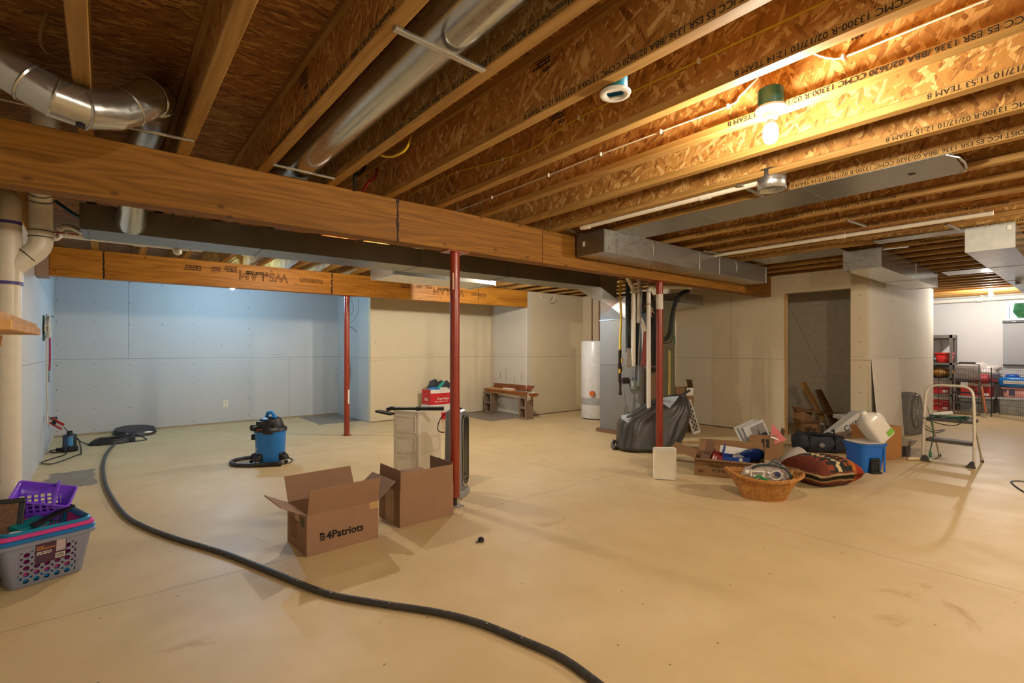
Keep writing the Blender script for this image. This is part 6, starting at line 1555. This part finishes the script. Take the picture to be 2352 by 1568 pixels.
tag(MB().ell((0, 0, 0), (.06, .10, .06), None, 14, 8).build('green_toy', pm('2c8a50', .5), None, smooth=1, M=T((13.22, 1.05, .20))), 'green toy inside the clear storage tote', 'toy')
tote('storage_tote', 'small clear tote with purple rim in front of the larger clear tote', 'tote', (12.98, .74, 0), 0, .22, .24, .24, M_tub, pm('6a5f9a', .35))
pk = tote('pink_box', 'pale pink box with dark printed labels on the clear tote', 'box', (13.30, 1.0, .332), 0, .34, .46, .20, pm('d99a92', .5), None)
for y, z, w_, h_ in ((.06, .04, .08, .13), (.17, .11, .05, .05), (-.12, .07, .03, .03)): MB().box((-.176, y, z), (-.172, y + w_, z + h_)).build('printed_label', pm('4a4866', .6), pk)
bp_ = thing('diaper_pack', 'blue and white plastic-wrapped pack on top of the pink box', 'pack', (13.22, .98, .535), 0)
MB().ell((0, 0, .085), (.14, .31, .10), None, 28, 16, lambda p: 1 / max(.55, (abs(p.x) ** 5 + abs(p.y) ** 5 + abs(p.z) ** 5) ** .2)).build('wrapper', pm('0f74c2', .25, var=.1), bp_, smooth=60)
MB().box((-.146, -.22, .055), (-.128, .23, .115)).build('white_panel', pm('cfc8bd', .4), bp_, bev=.004)
MB().ell((0, .12, .20), (.07, .10, .045), None, 18, 10).build('blue_bundle', pm('2a62c0', .35), bp_, smooth=1)
tag(MB().ell((0, 0, 0), (.22, .34, .20), None, 28, 18, lambda p: 1 + .10 * math.sin(8 * p.y + 3 * p.z) + .08 * math.sin(11 * p.z - 4 * p.y)).build('white_sack', pm('cdc6c4', .4, var=.1, scale=30), None, smooth=50, M=T((13.30, 1.58, .80))), 'big crumpled white plastic sack on the red copy-paper box', 'sack')
tag(MB().ell((0, 0, 0), (.10, .16, .09), None, 18, 12, lambda p: 1 + .14 * math.sin(9 * p.y)).build('red_bag', pm('a8333a', .5, var=.4, scale=25), None, smooth=50, M=T((13.10, 1.52, .665))), 'red and white patterned bag below the white sack', 'bag')
tag(MB().ell((0, 0, 0), (.12, .22, .10), None, 18, 12, lambda p: 1 + .14 * math.sin(7 * p.y + 2)).build('brown_bag', pm('9a6a2c', .6, var=.4, scale=18), None, smooth=50, M=T((13.20, 2.16, .77))), 'brown patterned bag on the steel shelf behind the pen', 'bag')
tag(MB().prism([(-.3, 0), (.3, .02), (.1, .09), (0, .10), (-.1, .05)], -.1, .1, T((13.26, 1.45, .615), PI / 2, PI / 2)).build('folded_cloth', pm('8f2f38', .8), None), 'folded dark red cloth on the far boxes', 'cloth')
tag(MB().ell((0, 0, .06), (.12, .10, .10), None, 16, 10).build('white_bag', pm('c9c9cc', .4), None, smooth=1, M=T((13.3, .60, .54))), 'white plastic bag at the right edge beyond the blue pack', 'bag')
# small platform ladder behind the stool
pl_ = thing('folding_ladder', 'grey folding ladder with black trays standing inside the pen', 'ladder', (12.55, 1.66, 0), R_(-90))
for x in (-.18, .18):
    MB().tube(spline([(x, .0, .02), (x * .97, .05, .55), (x * .95, .09, .90), (x * .8, .10, .965), (0, .105, .975)], 5), .014, 8).build('front_rail', pm('8a8782', .35, .6), pl_, smooth=1)
    MB().tube([(x, .45, .02), (x * .95, .10, .78)], .012, 8).build('rear_rail', pm('8a8782', .35, .6), pl_, smooth=1)
MB().cbox((0, .10, .985), (.24, .03, .03)).build('grip', M_darkgrey, pl_, bev=.006)
for z, y, n_ in ((.66, .07, 'tray'), (.42, .05, 'tread'), (.24, .03, 'tread')):
    MB().cbox((0, y, z), (.40, .12, .028)).build(n_, pm('2b2826', .5), pl_, bev=.005)
MB().box((-.17, .06, .68), (.17, .08, .93)).build('back_panel', pm('8d8680', .3, alpha=.6), pl_)
tag(MB().tube([(12.5, 1.44, .55), (12.3, 1.36, .10)], .017, 8).build('broom_handle', pm('b06a48', .5), None, smooth=1), 'orange-brown wooden handle leaning against the folding ladder', 'handle')
# screen, drain pipe
sc_ = thing('wall_screen', 'grey pull-down screen with a black top bar under the small window', 'screen', (13.56, .70, 0))
MB().box((-.012, -.9, .945), (-.006, .557, 1.76)).build('screen_sheet', pm('9a9ca0', .6, var=.02), sc_)
MB().box((-.05, -.95, 1.755), (.02, .562, 1.80)).build('top_bar', pm('2b2d33', .4), sc_, bev=.004)
MB().box((-.025, -.9, .925), (.01, .56, .948)).build('bottom_bar', pm('2b2d33', .4), sc_)
MB().ell((-.052, .40, 1.777), (.002, .028, .008), None, 12, 6).build('logo', pm('b9bcc2', .4), sc_)
wpz = thing('far_drain_pipe', 'white plastic drain pipe running level along the top of the far wall', 'pipe', (13.48, 0, 0))
MB().tube([(0, 2.6, 2.235), (0, -2.0, 2.27)], .045, 18).tube([(0, 1.62, 2.2425), (0, 1.54, 2.2432)], .055, 18).build('pipe', M_white, wpz, smooth=40)
MB().cbox((0, 1.55, 2.275), (.03, .05, .09)).build('pipe_strap', M_white, wpz)
# odds and ends on the floor
kn = thing('loose_stopper', 'little black knob lying alone on the floor near the middle', 'knob', tuple(onz(1103, 1243)), .3)
MB().lathe([(.008, 0), (.019, .003), (.021, .018), (.015, .026), (.004, .027)], 18, T((0, 0, 0), 0, .5)).build('cap', M_black, kn, smooth=1)
MB().cyl((-.02, 0, .006), (-.038, .004, .005), .005, n=8).build('stem', M_darkgrey, kn)
cable('floor_cable', 'thin black cable entering at the right edge of the floor', [tuple(onz(*p, .006)) for p in ((2322, 1106), (2335, 1118), (2365, 1135), (2420, 1150))] , .006, M_black)
cable('floor_cable', 'thin black cable, upper strand at the right edge of the floor', [tuple(onz(*p, .006)) for p in ((2322, 1105), (2340, 1104), (2380, 1108), (2430, 1112))], .005, M_black)
